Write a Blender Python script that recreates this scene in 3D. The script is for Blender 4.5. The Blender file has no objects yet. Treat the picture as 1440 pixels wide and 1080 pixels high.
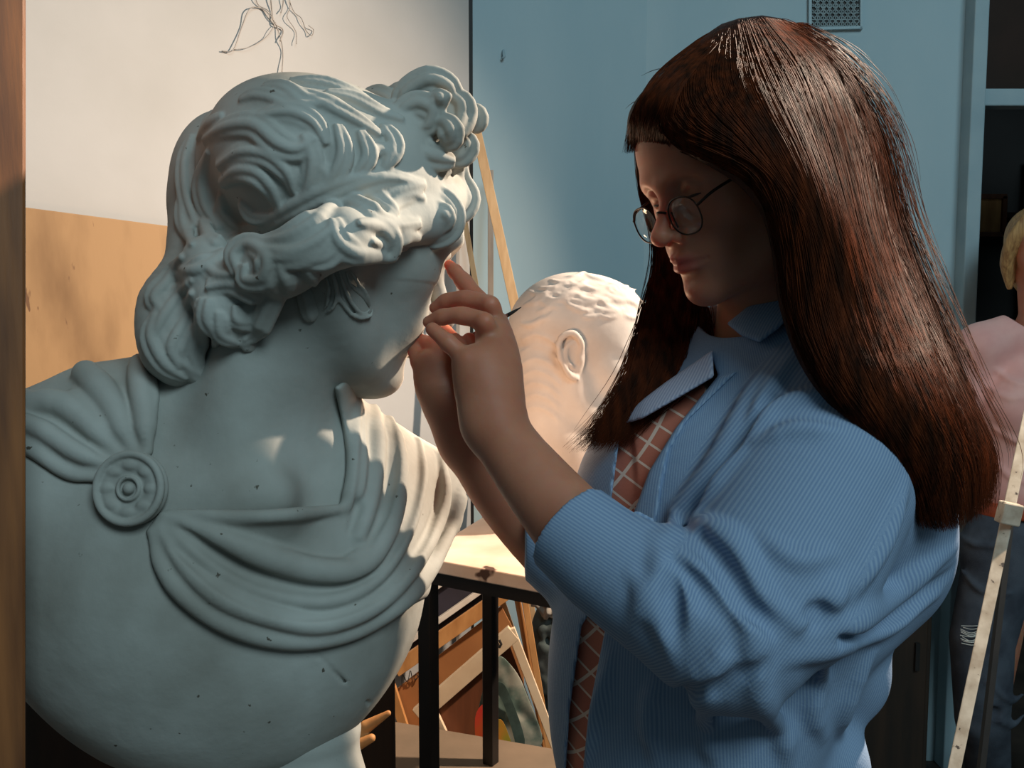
import bpy, math, random
import numpy as np
import openvdb
from mathutils import Vector, Matrix

random.seed(7)
rng = np.random.default_rng(7)
C = bpy.context.scene.collection
F = 1300.0                                   # focal length in pixels of a 1440 x 1080 frame
CAM = np.array([0.0, 0.0, 1.5])
PITCH = math.radians(5.0)
RC = np.array([[1, 0, 0],
               [0, math.cos(PITCH), math.sin(PITCH)],
               [0, -math.sin(PITCH), math.cos(PITCH)]])     # camera axes (right, forward, up) -> world


def toW(v):
    return np.asarray(v, float) @ RC.T + CAM


def toC(w):
    return (np.asarray(w, float) - CAM) @ RC


def P(px, py, d):
    """camera-frame point seen at pixel px, py at depth d"""
    return np.array([(px - 720) / F * d, d, (540 - py) / F * d])


def W(px, py, d):
    return toW(P(px, py, d))


def at_z(px, py, z):
    """world point seen at pixel px, py on the horizontal plane z"""
    r = RC @ np.array([(px - 720) / F, 1.0, (540 - py) / F])
    return CAM + r * ((z - CAM[2]) / r[2])


def spl(pts, n=8, closed=False):
    """Catmull-Rom through the rows of pts (any number of columns)"""
    p = np.asarray(pts, float)
    if len(p) < 3 and not closed:
        t = np.linspace(0, 1, n + 1)[:, None]
        return p[0] * (1 - t) + p[1] * t
    if closed:
        q = np.vstack([p[-1], p, p[0], p[1]])
        m = len(p)
    else:
        q = np.vstack([2 * p[0] - p[1], p, 2 * p[-1] - p[-2]])
        m = len(p) - 1
    out = []
    t = np.linspace(0, 1, n, endpoint=False)[:, None]
    for i in range(m):
        a, b, c, d = q[i], q[i + 1], q[i + 2], q[i + 3]
        out.append(0.5 * (2 * b + (c - a) * t + (2 * a - 5 * b + 4 * c - d) * t ** 2 + (3 * b - a - 3 * c + d) * t ** 3))
    if not closed:
        out.append(p[-1:])
    return np.vstack(out)


class Sdf:
    """a signed distance volume in camera-aligned axes"""

    def __init__(s, lo, hi, h):
        s.lo = np.asarray(lo, float)
        s.h = h
        s.n = np.ceil((np.asarray(hi) - s.lo) / h).astype(int) + 1
        s.f = np.full(s.n, 0.5, np.float32)
        s.scale = 1.0

    def axes(s, lo, hi):
        a = np.clip(np.floor((np.asarray(lo) - s.lo) / s.h).astype(int), 0, s.n)
        b = np.clip(np.ceil((np.asarray(hi) - s.lo) / s.h).astype(int) + 1, 0, s.n)
        if np.any(b <= a):
            return None, None
        sl = tuple(slice(i, j) for i, j in zip(a, b))
        ax = [(s.lo[k] + s.h * np.arange(a[k], b[k])).astype(np.float32) for k in range(3)]
        return sl, (ax[0][:, None, None], ax[1][None, :, None], ax[2][None, None, :])

    def put(s, sl, d, k, op):
        a = s.f[sl]
        if op == 'u':
            if k > 0:
                h = np.maximum(k - np.abs(a - d), 0) / k
                s.f[sl] = np.minimum(a, d) - h * h * (k * .25)
            else:
                s.f[sl] = np.minimum(a, d)
        elif op == 's':
            d = -d
            if k > 0:
                h = np.maximum(k - np.abs(a - d), 0) / k
                s.f[sl] = np.maximum(a, d) + h * h * (k * .25)
            else:
                s.f[sl] = np.maximum(a, d)

    def ell(s, c, r, M=None, k=0.0, op='u'):
        c = np.asarray(c, float)
        r = np.asarray(r, float) * np.ones(3)
        m = k * min(3.0, r.max() / r.min()) + 4 * s.h
        if M is None:
            e = r
        else:
            e = np.sqrt(((np.asarray(M) * r[None, :]) ** 2).sum(1))
        sl, ax = s.axes(c - e - m, c + e + m)
        if sl is None:
            return
        x, y, z = (ax[i] - np.float32(c[i]) for i in range(3))
        if M is not None:
            M = np.asarray(M, np.float32)
            x, y, z = (M[0, i] * x + M[1, i] * y + M[2, i] * z for i in range(3))
        r = r.astype(np.float32)
        k0 = np.sqrt((x / r[0]) ** 2 + (y / r[1]) ** 2 + (z / r[2]) ** 2)
        k1 = np.sqrt((x / r[0] ** 2) ** 2 + (y / r[1] ** 2) ** 2 + (z / r[2] ** 2) ** 2) + 1e-9
        s.put(sl, k0 * (k0 - 1) / k1, k, op)

    def box(s, c, r, M, rad=0.0, k=0.0, op='u'):
        c = np.asarray(c, float)
        r = np.asarray(r, float)
        M = np.asarray(M, float)
        e = (np.abs(M) * r[None, :]).sum(1) + k + 4 * s.h
        sl, ax = s.axes(c - e, c + e)
        if sl is None:
            return
        x, y, z = (ax[i] - np.float32(c[i]) for i in range(3))
        q = [np.abs(M[0, i] * x + M[1, i] * y + M[2, i] * z) - (r[i] - rad) for i in range(3)]
        d = np.sqrt(sum(np.maximum(v, 0) ** 2 for v in q)) + np.minimum(np.maximum(np.maximum(q[0], q[1]), q[2]), 0) - rad
        s.put(sl, d.astype(np.float32), k, op)

    def tube(s, pts, r, k=0.0, op='u', flat=None):
        """chain of round cones; flat = (axis vector, factor): squash across that axis"""
        p = np.asarray(pts, float)
        r = np.asarray(r, float)
        if r.ndim == 0:
            r = np.full(len(p), float(r))
        elif len(r) != len(p):
            r = np.interp(np.linspace(0, 1, len(p)), np.linspace(0, 1, len(r)), r)
        m = 1.6 * k + 4 * s.h
        rm = r.max() + m
        sl, ax = s.axes(p.min(0) - rm, p.max(0) + rm)
        if sl is None:
            return
        d = np.full(tuple(q.stop - q.start for q in sl), 0.5, np.float32)
        o = np.array([q.start for q in sl])
        for i in range(len(p) - 1):
            a, b = p[i], p[i + 1]
            q = max(r[i], r[i + 1]) + m
            s2, a2 = s.axes(np.minimum(a, b) - q, np.maximum(a, b) + q)
            if s2 is None:
                continue
            ab = b - a
            L = float(ab @ ab) + 1e-12
            x, y, z = (a2[j] - np.float32(a[j]) for j in range(3))
            t = np.clip((x * np.float32(ab[0]) + y * np.float32(ab[1]) + z * np.float32(ab[2])) / np.float32(L), 0, 1)
            dd = np.sqrt((x - t * np.float32(ab[0])) ** 2 + (y - t * np.float32(ab[1])) ** 2 + (z - t * np.float32(ab[2])) ** 2) - (np.float32(r[i]) + t * np.float32(r[i + 1] - r[i]))
            loc = tuple(slice(w.start - oo, w.stop - oo) for w, oo in zip(s2, o))
            d[loc] = np.minimum(d[loc], dd)
        s.put(sl, d, k, op)

    def sample(s, p):
        q = (np.asarray(p, float) - s.lo) / s.h
        q = np.clip(q, 0, s.n - 1.001)
        i = q.astype(int)
        t = q - i
        out = 0
        for a in (0, 1):
            for b in (0, 1):
                for c in (0, 1):
                    w = (t[..., 0] if a else 1 - t[..., 0]) * (t[..., 1] if b else 1 - t[..., 1]) * (t[..., 2] if c else 1 - t[..., 2])
                    out = out + w * s.f[i[..., 0] + a, i[..., 1] + b, i[..., 2] + c]
        return out

    def cast(s, px, py, d0=None, d1=None, off=0.0):
        """depth at which the ray through a pixel first meets the surface f = off, or None"""
        d0 = d0 or s.lo[1]
        d1 = d1 or s.lo[1] + s.h * (s.n[1] - 1)
        t = np.arange(d0, d1, s.h * .5)
        v = s.sample(P(px, py, 1.0)[None, :] * t[:, None]) - off
        i = np.nonzero(v < 0)[0]
        if len(i) == 0:
            return None
        j = i[0]
        if j == 0:
            return t[0]
        return t[j - 1] + (t[j] - t[j - 1]) * v[j - 1] / (v[j - 1] - v[j])

    def drape(s, pix, lift=0.0, back=None, off=0.0):
        """pixels -> points lying on the surface, raised by lift towards the camera; misses take the nearest hit"""
        ds = [s.cast(x, y, off=off) for x, y in pix]
        good = [i for i, d in enumerate(ds) if d is not None]
        out = []
        for i, (x, y) in enumerate(pix):
            if ds[i] is not None:
                d = ds[i]
            elif good:
                d = ds[min(good, key=lambda j: abs(j - i))] + .01
            else:
                d = back
            out.append(P(x, y, d - lift))
        return np.array(out)

    def blur(s, n, times=2):
        for _ in range(times):
            for ax in range(3):
                f = np.moveaxis(s.f, ax, 0)
                p = np.concatenate([np.repeat(f[:1], n + 1, 0), f, np.repeat(f[-1:], n, 0)]).astype(np.float64)
                np.cumsum(p, axis=0, out=p)
                s.f = np.ascontiguousarray(np.moveaxis(((p[2 * n + 1:] - p[:-2 * n - 1]) / (2 * n + 1)).astype(np.float32), 0, ax))

    def polygon(s, poly):
        """signed distance (metres) of every voxel to a traced outline swept along the view"""
        px, py, y = s.pix()
        ins = np.full(np.broadcast(px, py).shape, 1e9, np.float32)
        par = np.zeros(ins.shape, bool)
        n = len(poly)
        for i in range(n):
            ax_, ay = poly[i]
            bx, by = poly[(i + 1) % n]
            ex, ey = bx - ax_, by - ay
            wx, wy = px - ax_, py - ay
            tt = np.clip((wx * ex + wy * ey) / (ex * ex + ey * ey + 1e-9), 0, 1)
            ins = np.minimum(ins, (wx - tt * ex) ** 2 + (wy - tt * ey) ** 2)
            par ^= ((ay > py) != (by > py)) & (px < (bx - ax_) * (py - ay) / (by - ay + (1e-9 if by == ay else 0)) + ax_)
        return np.sqrt(ins) * np.where(par, -1, 1) * (y / F)

    def pix(s):
        """pixel coordinates of every voxel"""
        x = (s.lo[0] + s.h * np.arange(s.n[0])).astype(np.float32)[:, None, None]
        y = (s.lo[1] + s.h * np.arange(s.n[1])).astype(np.float32)[None, :, None]
        z = (s.lo[2] + s.h * np.arange(s.n[2])).astype(np.float32)[None, None, :]
        return 720 + F * x / y, 540 - F * z / y, y

    def shell(s, other, t, poly, dmax=None, soft=0.0):
        """fill s with other grown by t, kept inside a polygon of pixels (same grid)"""
        y = s.pix()[2]
        d2 = s.polygon(poly)
        g = np.maximum(other.f - t, d2) if soft == 0 else None
        if g is None:
            a, b = other.f - t, d2
            h = np.maximum(soft - np.abs(a - b), 0) / soft
            g = np.maximum(a, b) + h * h * (soft * .25)
        if dmax is not None:
            g = np.maximum(g, y - dmax)
        s.f = np.minimum(s.f, g).astype(np.float32)

    def mesh(s, name, mat, parent=None, relax=1):
        b = 4 * s.h
        g = openvdb.FloatGrid(b)
        g.copyFromArray(np.ascontiguousarray(np.clip(s.f, -b, b)), tolerance=0.0)
        v, q = g.convertToQuads(isovalue=0.0)
        v = v.astype(float) * s.h + s.lo
        v *= s.scale
        if relax:
            e = np.concatenate([q[:, [0, 1]], q[:, [1, 2]], q[:, [2, 3]], q[:, [3, 0]]])
            e = np.vstack([e, e[:, ::-1]])
            cnt = np.bincount(e[:, 0], minlength=len(v)).astype(float)[:, None]
            for _ in range(relax):
                for lam in (.5, -.48):
                    a = np.stack([np.bincount(e[:, 0], weights=v[e[:, 1], j], minlength=len(v)) for j in range(3)], 1) / cnt
                    v = v + lam * (a - v)
        # openvdb winds its faces inward for this layout: check by volume
        p0, p1, p2 = v[q[:, 0]], v[q[:, 1]], v[q[:, 2]]
        vol = np.einsum('ij,ij->i', p0, np.cross(p1, p2)).sum()
        if vol < 0:
            q = q[:, ::-1]
        return link_mesh(name, toW(v), q, mat, parent)


def link_mesh(name, verts, quads, mat, parent=None, smooth=True):
    me = bpy.data.meshes.new(name)
    verts = np.asarray(verts, np.float32)
    if isinstance(quads, np.ndarray):
        k = quads.shape[1]
        me.vertices.add(len(verts))
        me.vertices.foreach_set('co', verts.ravel())
        me.loops.add(quads.size)
        me.loops.foreach_set('vertex_index', quads.astype(np.int32).ravel())
        me.polygons.add(len(quads))
        me.polygons.foreach_set('loop_start', np.arange(0, quads.size, k, dtype=np.int32))
        me.update(calc_edges=True)
    else:
        me.from_pydata([tuple(map(float, v)) for v in verts], [], quads)
    me.validate()
    if smooth:
        me.polygons.foreach_set('use_smooth', np.ones(len(me.polygons), bool))
    if mat is not None:
        me.materials.append(mat)
    o = bpy.data.objects.new(name, me)
    C.objects.link(o)
    if parent is not None:
        o.parent = parent
        o.matrix_parent_inverse = Matrix.Translation(-parent.location) if parent.type == 'EMPTY' else parent.matrix_basis.inverted()
    return o


def thing(name, label, cat, loc, group=None):
    o = bpy.data.objects.new(name, None)
    o.empty_display_size = .05
    C.objects.link(o)
    o.location = [float(v) for v in loc]
    return tag(o, label, cat, group)


def tag(o, label=None, cat=None, group=None, kind=None):
    if label:
        o['label'] = label
    if cat:
        o['category'] = cat
    if group:
        o['group'] = group
    if kind:
        o['kind'] = kind
    return o


# ---- polygon builders in world space
class MB:
    def __init__(s):
        s.v, s.f = [], []

    def add(s, v, f):
        n = len(s.v)
        s.v += [tuple(map(float, p)) for p in v]
        s.f += [tuple(i + n for i in q) for q in f]

    def box(s, c, r, M=None):
        M = np.eye(3) if M is None else np.asarray(M)
        c = np.asarray(c, float)
        k = [c + M @ (np.array([x, y, z]) * r) for x in (-1, 1) for y in (-1, 1) for z in (-1, 1)]
        s.add(k, [(0, 1, 3, 2), (4, 6, 7, 5), (0, 4, 5, 1), (2, 3, 7, 6), (0, 2, 6, 4), (1, 5, 7, 3)])

    def bar(s, a, b, w, t, up=(0, -1, 0)):
        """rectangular bar from a to b; w across, t along up"""
        a, b = np.asarray(a, float), np.asarray(b, float)
        z = (b - a)
        L = np.linalg.norm(z)
        z /= L
        u = np.asarray(up, float)
        x = np.cross(u, z)
        x /= np.linalg.norm(x)
        y = np.cross(z, x)
        s.box((a + b) / 2, (w / 2, t / 2, L / 2), np.stack([x, y, z], 1))

    def slab(s, poly, n, t):
        """flat polygon (world points) thickened by t along n"""
        p = np.asarray(poly, float)
        n = np.asarray(n, float)
        m = len(p)
        s.add(np.vstack([p, p + n * t]), [tuple(range(m)), tuple(range(2 * m - 1, m - 1, -1))] + [(i, i + m, (i + 1) % m + m, (i + 1) % m) for i in range(m)])

    def tube(s, pts, r, n=8, cap=True):
        p = np.asarray(pts, float)
        r = np.full(len(p), float(r)) if np.ndim(r) == 0 else np.interp(np.linspace(0, 1, len(p)), np.linspace(0, 1, len(r)), r)
        t = np.gradient(p, axis=0)
        t /= np.linalg.norm(t, axis=1)[:, None] + 1e-12
        u = np.cross(t[0], (0, 0, 1.0))
        if np.linalg.norm(u) < 1e-3:
            u = np.cross(t[0], (1.0, 0, 0))
        u /= np.linalg.norm(u)
        V = []
        for i in range(len(p)):
            u = u - t[i] * (u @ t[i])
            u /= np.linalg.norm(u) + 1e-12
            w = np.cross(t[i], u)
            for k in range(n):
                a = 2 * math.pi * k / n
                V.append(p[i] + r[i] * (math.cos(a) * u + math.sin(a) * w))
        Fc = [(i * n + k, i * n + (k + 1) % n, (i + 1) * n + (k + 1) % n, (i + 1) * n + k) for i in range(len(p) - 1) for k in range(n)]
        if cap:
            Fc += [tuple(range(n - 1, -1, -1)), tuple((len(p) - 1) * n + k for k in range(n))]
        s.add(V, Fc)

    def build(s, name, mat, parent=None, smooth=False, bevel=0.0):
        o = link_mesh(name, np.array(s.v), s.f, mat, parent, smooth)
        if bevel:
            m = o.modifiers.new('bevel', 'BEVEL')
            m.width = bevel
            m.segments = 2
            m.limit_method = 'ANGLE'
        return o


# ---- materials
def srgb(r, g, b):
    return tuple(((c / 255) / 12.92 if c <= 10 else ((c / 255 + .055) / 1.055) ** 2.4) for c in (r, g, b)) + (1.0,)


def mat(name, col, rough=.6, col2=None, scale=8.0, detail=6, bump=0.0, bscale=60.0, metal=0.0, spec=.5, stretch=(1, 1, 1), lo=.35, hi=.65, sss=0.0, sssr=(1, .3, .15), specks=None):
    m = bpy.data.materials.new(name)
    m.use_nodes = True
    nt = m.node_tree
    b = nt.nodes['Principled BSDF']
    b.inputs['Base Color'].default_value = col
    b.inputs['Roughness'].default_value = rough
    b.inputs['Metallic'].default_value = metal
    b.inputs['Specular IOR Level'].default_value = spec
    if sss:
        b.inputs['Subsurface Weight'].default_value = sss
        b.inputs['Subsurface Radius'].default_value = sssr
        b.inputs['Subsurface Scale'].default_value = .03
    tc = nt.nodes.new('ShaderNodeTexCoord')
    mp = nt.nodes.new('ShaderNodeMapping')
    mp.inputs['Scale'].default_value = stretch
    nt.links.new(tc.outputs['Object'], mp.inputs['Vector'])
    last = None
    if col2 is not None:
        nz = nt.nodes.new('ShaderNodeTexNoise')
        nz.inputs['Scale'].default_value = scale
        nz.inputs['Detail'].default_value = detail
        nt.links.new(mp.outputs[0], nz.inputs['Vector'])
        mr = nt.nodes.new('ShaderNodeMapRange')
        mr.inputs['From Min'].default_value = lo
        mr.inputs['From Max'].default_value = hi
        nt.links.new(nz.outputs['Fac'], mr.inputs['Value'])
        mx = nt.nodes.new('ShaderNodeMix')
        mx.data_type = 'RGBA'
        mx.inputs[6].default_value = col
        mx.inputs[7].default_value = col2
        nt.links.new(mr.outputs[0], mx.inputs[0])
        last = mx.outputs[2]
    if specks is not None:
        colS, sc, th = specks
        n2 = nt.nodes.new('ShaderNodeTexNoise')
        n2.inputs['Scale'].default_value = sc
        n2.inputs['Detail'].default_value = 3
        nt.links.new(mp.outputs[0], n2.inputs['Vector'])
        m2 = nt.nodes.new('ShaderNodeMapRange')
        m2.inputs['From Min'].default_value = th
        m2.inputs['From Max'].default_value = th + .03
        nt.links.new(n2.outputs['Fac'], m2.inputs['Value'])
        x2 = nt.nodes.new('ShaderNodeMix')
        x2.data_type = 'RGBA'
        x2.inputs[6].default_value = col
        x2.inputs[7].default_value = colS
        if last is not None:
            nt.links.new(last, x2.inputs[6])
        nt.links.new(m2.outputs[0], x2.inputs[0])
        last = x2.outputs[2]
    if last is not None:
        nt.links.new(last, b.inputs['Base Color'])
    if bump:
        nb = nt.nodes.new('ShaderNodeTexNoise')
        nb.inputs['Scale'].default_value = bscale
        nb.inputs['Detail'].default_value = 6
        nt.links.new(mp.outputs[0], nb.inputs['Vector'])
        bp = nt.nodes.new('ShaderNodeBump')
        bp.inputs['Strength'].default_value = bump
        bp.inputs['Distance'].default_value = .004
        nt.links.new(nb.outputs['Fac'], bp.inputs['Height'])
        nt.links.new(bp.outputs[0], b.inputs['Normal'])
    return m


# ---- a head, sculpted in its own axes: x forward, y to its left, z up, chin to crown = 1
def rot(yaw, pitch, roll):
    cy, sy = math.cos(yaw), math.sin(yaw)
    cp, sp = math.cos(pitch), math.sin(pitch)
    cr, sr = math.cos(roll), math.sin(roll)
    return (np.array([[cy, -sy, 0], [sy, cy, 0], [0, 0, 1]]) @ np.array([[cp, 0, sp], [0, 1, 0], [-sp, 0, cp]])
            @ np.array([[1, 0, 0], [0, cr, -sr], [0, sr, cr]]))


class Frame:
    def __init__(s, c, M, H):
        s.c, s.M, s.H = np.asarray(c, float), np.asarray(M, float), H

    def __call__(s, *p):
        if len(p) == 3:
            return s.c + s.H * (s.M @ np.array(p, float))
        return s.c + s.H * (np.asarray(p[0], float) @ s.M.T)


def sculpt_head(S, T, male=False, ears=True, eyes='down', nose=1.0, slim=1.0, crown=1.0):
    H, M = T.H, T.M
    E = lambda c, r, k, op='u': S.ell(T(*c), np.asarray(r, float) * H, M, k * H, op)
    Tb = lambda p, r, k, op='u', n=5: S.tube(T(spl(p, n)), np.asarray(r, float) * H, k * H, op)
    w = slim
    E((-.06, 0, .14 * crown), (.42, .325, .355 * crown), 0)
    E((.11, 0, .17 * crown), (.255, .25, .24 * crown), .12)
    E((.09, 0, -.10), (.265, .245 * w, .36), .12)
    for s in (-1, 1):
        E((.185, s * .165 * w, -.10), (.10, .085, .085), .09)
        Tb([(-.04, s * .24 * w, -.12), (0, s * .225 * w, -.28), (.13, s * .15 * w, -.385), (.27, s * .045, -.435)], [.06, .065, .055, .055], .09)
        E((.25, s * .10 * w, -.24), (.09, .08, .10), .08)
    E((.265, 0, -.235), (.125, .10, .13), .07)
    E((.31, 0, -.425), (.07, .075, .065), .06)
    E((.12, 0, -.36), (.2, .13, .10), .10)
    for s in (-1, 1):                                            # brows, sockets, eyes
        br = .038 if male else .03
        Tb([(.35, s * .03, .045), (.345, s * .10, .066), (.30, s * .175, .058), (.24, s * .22, .03)], [br, br, br * .9, br * .6], .06)
        E((.385, s * .122, -.002), (.075, .07, .05), .05, 's')
        E((.268, s * .122, -.008), (.062, .062, .062), .006)
        Tb([(.318, s * .052, -.012), (.338, s * .12, .022), (.28, s * .192, -.008)], [.012, .018, .012], .014)
        Tb([(.318, s * .052, -.018), (.330, s * .12, -.040), (.28, s * .192, -.012)], [.010, .011, .010], .014)
        if eyes == 'down':
            E((.271, s * .122, .010), (.066, .067, .060), .008)
    Tb([(.352, 0, .045), (.362, 0, .0), (.362 + .05 * nose, 0, -.075), (.365 + .098 * nose, 0, -.145)], [.034, .026, .030, .036], .035)
    E((.368 + .095 * nose, 0, -.158), (.042, .044, .036), .03)
    for s in (-1, 1):
        E((.392, s * .05, -.172), (.042, .028, .03), .022)
        E((.425, s * .024, -.198), (.022, .012, .012), .012, 's')
    Tb([(.30, -.115, -.290), (.365, -.06, -.274), (.396, -.018, -.262), (.394, 0, -.267), (.396, .018, -.262), (.365, .06, -.274), (.30, .115, -.290)], [.012, .02, .024, .024, .024, .02, .012], .018)
    Tb([(.31, -.095, -.298), (.37, -.045, -.312), (.387, 0, -.317), (.37, .045, -.312), (.31, .095, -.298)], [.012, .025, .029, .025, .012], .018)
    Tb([(.33, -.115, -.291), (.405, -.05, -.288), (.428, 0, -.290), (.405, .05, -.288), (.33, .115, -.291)], [.004, .008, .010, .008, .004], .012, 's')
    E((.405, 0, -.362), (.035, .07, .018), .05, 's')
    if ears:
        for s in (-1, 1):
            y = s * .335
            E((-.05, s * .315, -.03), (.075, .03, .12), .03)
            E((-.035, s * .355, -.04), (.035, .03, .075), .02, 's')
            Tb([(-.005, y - s * .02, -.02), (.0, y, .05), (-.05, y + s * .012, .105), (-.115, y + s * .022, .075), (-.125, y + s * .02, 0), (-.095, y + s * .012, -.08), (-.05, y, -.14), (-.02, y - s * .012, -.15)],
               [.014, .017, .02, .02, .018, .016, .022, .02], .01)
            Tb([(-.05, y, .055), (-.085, y + s * .008, .02), (-.08, y + s * .006, -.05), (-.04, y, -.09)], [.012, .014, .014, .012], .012)
            E((-.002, y - s * .012, -.045), (.016, .014, .024), .012)
HS = 1.0
STAT = dict(c=[-.2138, 1.165, .2036], yaw=34, pitch=19.6, roll=2.4, H=.3817)
MAT = {
    'plaster': mat('plaster', srgb(172, 173, 167), .75, srgb(138, 136, 128), 6, bump=.22, bscale=55, spec=.3, specks=(srgb(84, 78, 68), 85, .72)),
    'plaster_warm': mat('plaster_white', srgb(206, 196, 188), .75, srgb(184, 170, 160), 8, bump=.12, bscale=80, spec=.3, specks=(srgb(120, 96, 84), 50, .73)),
    'skin': mat('skin', srgb(190, 128, 100), .5, srgb(176, 112, 86), 18, bump=.05, bscale=220, sss=.75, sssr=(1, .22, .10), spec=.4),
    'brow': mat('brow_hair', srgb(58, 36, 26), .6, srgb(40, 26, 20), 80),
    'hair': mat('hair_dark', srgb(50, 27, 17), .6, srgb(34, 20, 14), 20, spec=.15, stretch=(6, 6, .6)),
    'hair_strand': mat('hair_brown', srgb(92, 42, 20), .5, srgb(46, 24, 14), 30, spec=.07, stretch=(4, 4, .4)),
    'blond': mat('hair_blond', srgb(190, 150, 95), .5, srgb(140, 100, 60), 20, stretch=(8, 8, .6), bump=.5, bscale=60),
    'button': mat('button_pearl', srgb(225, 215, 205), .3, srgb(200, 190, 180), 40),
    'denim': mat('denim', srgb(78, 84, 94), .9, srgb(52, 56, 66), 14, bump=.3, bscale=300),
    'dark': mat('dark_matte', srgb(30, 26, 24), .6, srgb(20, 18, 17), 20),
    'glasses': mat('glasses_metal', srgb(48, 34, 26), .35, srgb(36, 26, 20), 50, metal=.6),
    'wood_red': mat('brush_wood', srgb(120, 60, 40), .4, srgb(90, 44, 30), 60),
    'floor': mat('floor_boards', srgb(70, 60, 52), .6, srgb(48, 42, 38), 6, bump=.1),
    'white_wall': mat('white_wall', srgb(178, 176, 174), .85, srgb(168, 166, 163), 3, bump=.08, bscale=40),
    'blue_wall': mat('blue_wall', srgb(172, 192, 198), .7, srgb(160, 184, 192), 3, bump=.08, bscale=50, stretch=(1, 1, .35)),
    'blue_trim': mat('blue_trim', srgb(158, 178, 184), .6, srgb(146, 168, 176), 8),
    'dark_pane': mat('dark_pane', srgb(58, 42, 36), .6, srgb(46, 36, 31), 4, spec=.1),
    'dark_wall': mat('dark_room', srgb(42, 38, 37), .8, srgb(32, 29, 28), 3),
    'wire': mat('wire_grey', srgb(160, 152, 144), .5, srgb(140, 132, 126), 30),
    'plywood': mat('plywood', srgb(160, 124, 84), .7, srgb(112, 80, 46), 7, stretch=(1.6, 1.6, .45), bump=.05, lo=.45, hi=.8, specks=(srgb(104, 70, 42), 26, .66)),
    'post': mat('post_wood', srgb(150, 92, 48), .55, srgb(104, 60, 30), 14, stretch=(3, 3, .25), bump=.1, specks=(srgb(84, 40, 24), 5, .70)),
    'dark_wood': mat('dark_wood', srgb(52, 36, 24), .6, srgb(36, 26, 18), 10, stretch=(3, 3, .4)),
    'plat': mat('platform_board', srgb(124, 104, 84), .8, srgb(104, 88, 70), 6, bump=.1),
    'table_top': mat('table_plywood', srgb(222, 206, 192), .6, srgb(196, 172, 152), 9, bump=.08, specks=(srgb(70, 48, 38), 14, .68)),
    'black': mat('black_steel', srgb(26, 20, 18), .45, srgb(18, 15, 14), 20),
    'batten': mat('batten_wood', srgb(206, 168, 124), .6, srgb(186, 146, 102), 20, stretch=(3, 3, .3)),
    'batten_grey': mat('batten_grey', srgb(160, 150, 140), .7, srgb(138, 130, 122), 20, stretch=(3, 3, .3)),
    'grille': mat('vent_metal', srgb(104, 116, 118), .5, srgb(84, 96, 98), 30, metal=.3),
    'navy': mat('navy_paint', srgb(52, 48, 62), .7, srgb(40, 36, 46), 10),
    'white_edge': mat('primed_canvas', srgb(235, 226, 214), .8, srgb(214, 204, 192), 20),
    'hardboard': mat('hardboard', srgb(178, 120, 70), .7, srgb(160, 104, 58), 8),
    'timber': mat('timber', srgb(206, 150, 92), .6, srgb(180, 124, 70), 16, stretch=(2, 2, .6)),
    'brown_board': mat('brown_board', srgb(122, 70, 40), .6, srgb(96, 54, 32), 9, stretch=(4, 1, .4)),
    'cream': mat('cream_wood', srgb(232, 208, 176), .6, srgb(220, 192, 158), 14),
    'red': mat('red_paint', srgb(200, 44, 36), .6, srgb(190, 80, 30), 22),
    'yellow': mat('yellow_paint', srgb(204, 130, 44), .6, srgb(150, 140, 40), 22),
    'deep_green': mat('green_paint', srgb(44, 60, 54), .6, srgb(70, 90, 84), 30),
    'painting': mat('painting_grey', srgb(150, 148, 134), .7, srgb(84, 102, 92), 16, lo=.42, hi=.58),
    'dark_cloth': mat('dark_cloth', srgb(64, 74, 72), .85, srgb(44, 50, 50), 20),
    'grey_paper': mat('grey_paper', srgb(150, 138, 124), .8, srgb(120, 112, 102), 30),
    'easel': mat('easel_wood', srgb(196, 186, 170), .6, srgb(160, 146, 128), 30, specks=(srgb(70, 60, 54), 60, .66)),
    'pink': mat('pink_jersey', srgb(246, 190, 180), .85, srgb(236, 172, 164), 14),
    'belt': mat('belt_leather', srgb(190, 84, 44), .5, srgb(160, 66, 34), 30),
}


def stripe_mat(name, c1, c2, period):
    m = mat(name, c1, .85, bump=.12, bscale=400, spec=.2)
    nt = m.node_tree
    b = nt.nodes['Principled BSDF']
    at = nt.nodes.new('ShaderNodeAttribute')
    at.attribute_name = 'stripe'
    mu = nt.nodes.new('ShaderNodeMath')
    mu.operation = 'MULTIPLY'
    mu.inputs[1].default_value = 2 * math.pi / period
    si = nt.nodes.new('ShaderNodeMath')
    si.operation = 'SINE'
    mr = nt.nodes.new('ShaderNodeMapRange')
    mr.inputs['From Min'].default_value = -.5
    mr.inputs['From Max'].default_value = .6
    mx = nt.nodes.new('ShaderNodeMix')
    mx.data_type = 'RGBA'
    mx.inputs[6].default_value = c1
    mx.inputs[7].default_value = c2
    nt.links.new(at.outputs['Fac'], mu.inputs[0])
    nt.links.new(mu.outputs[0], si.inputs[0])
    nt.links.new(si.outputs[0], mr.inputs['Value'])
    nt.links.new(mr.outputs[0], mx.inputs[0])
    nt.links.new(mx.outputs[2], b.inputs['Base Color'])
    return m


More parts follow.
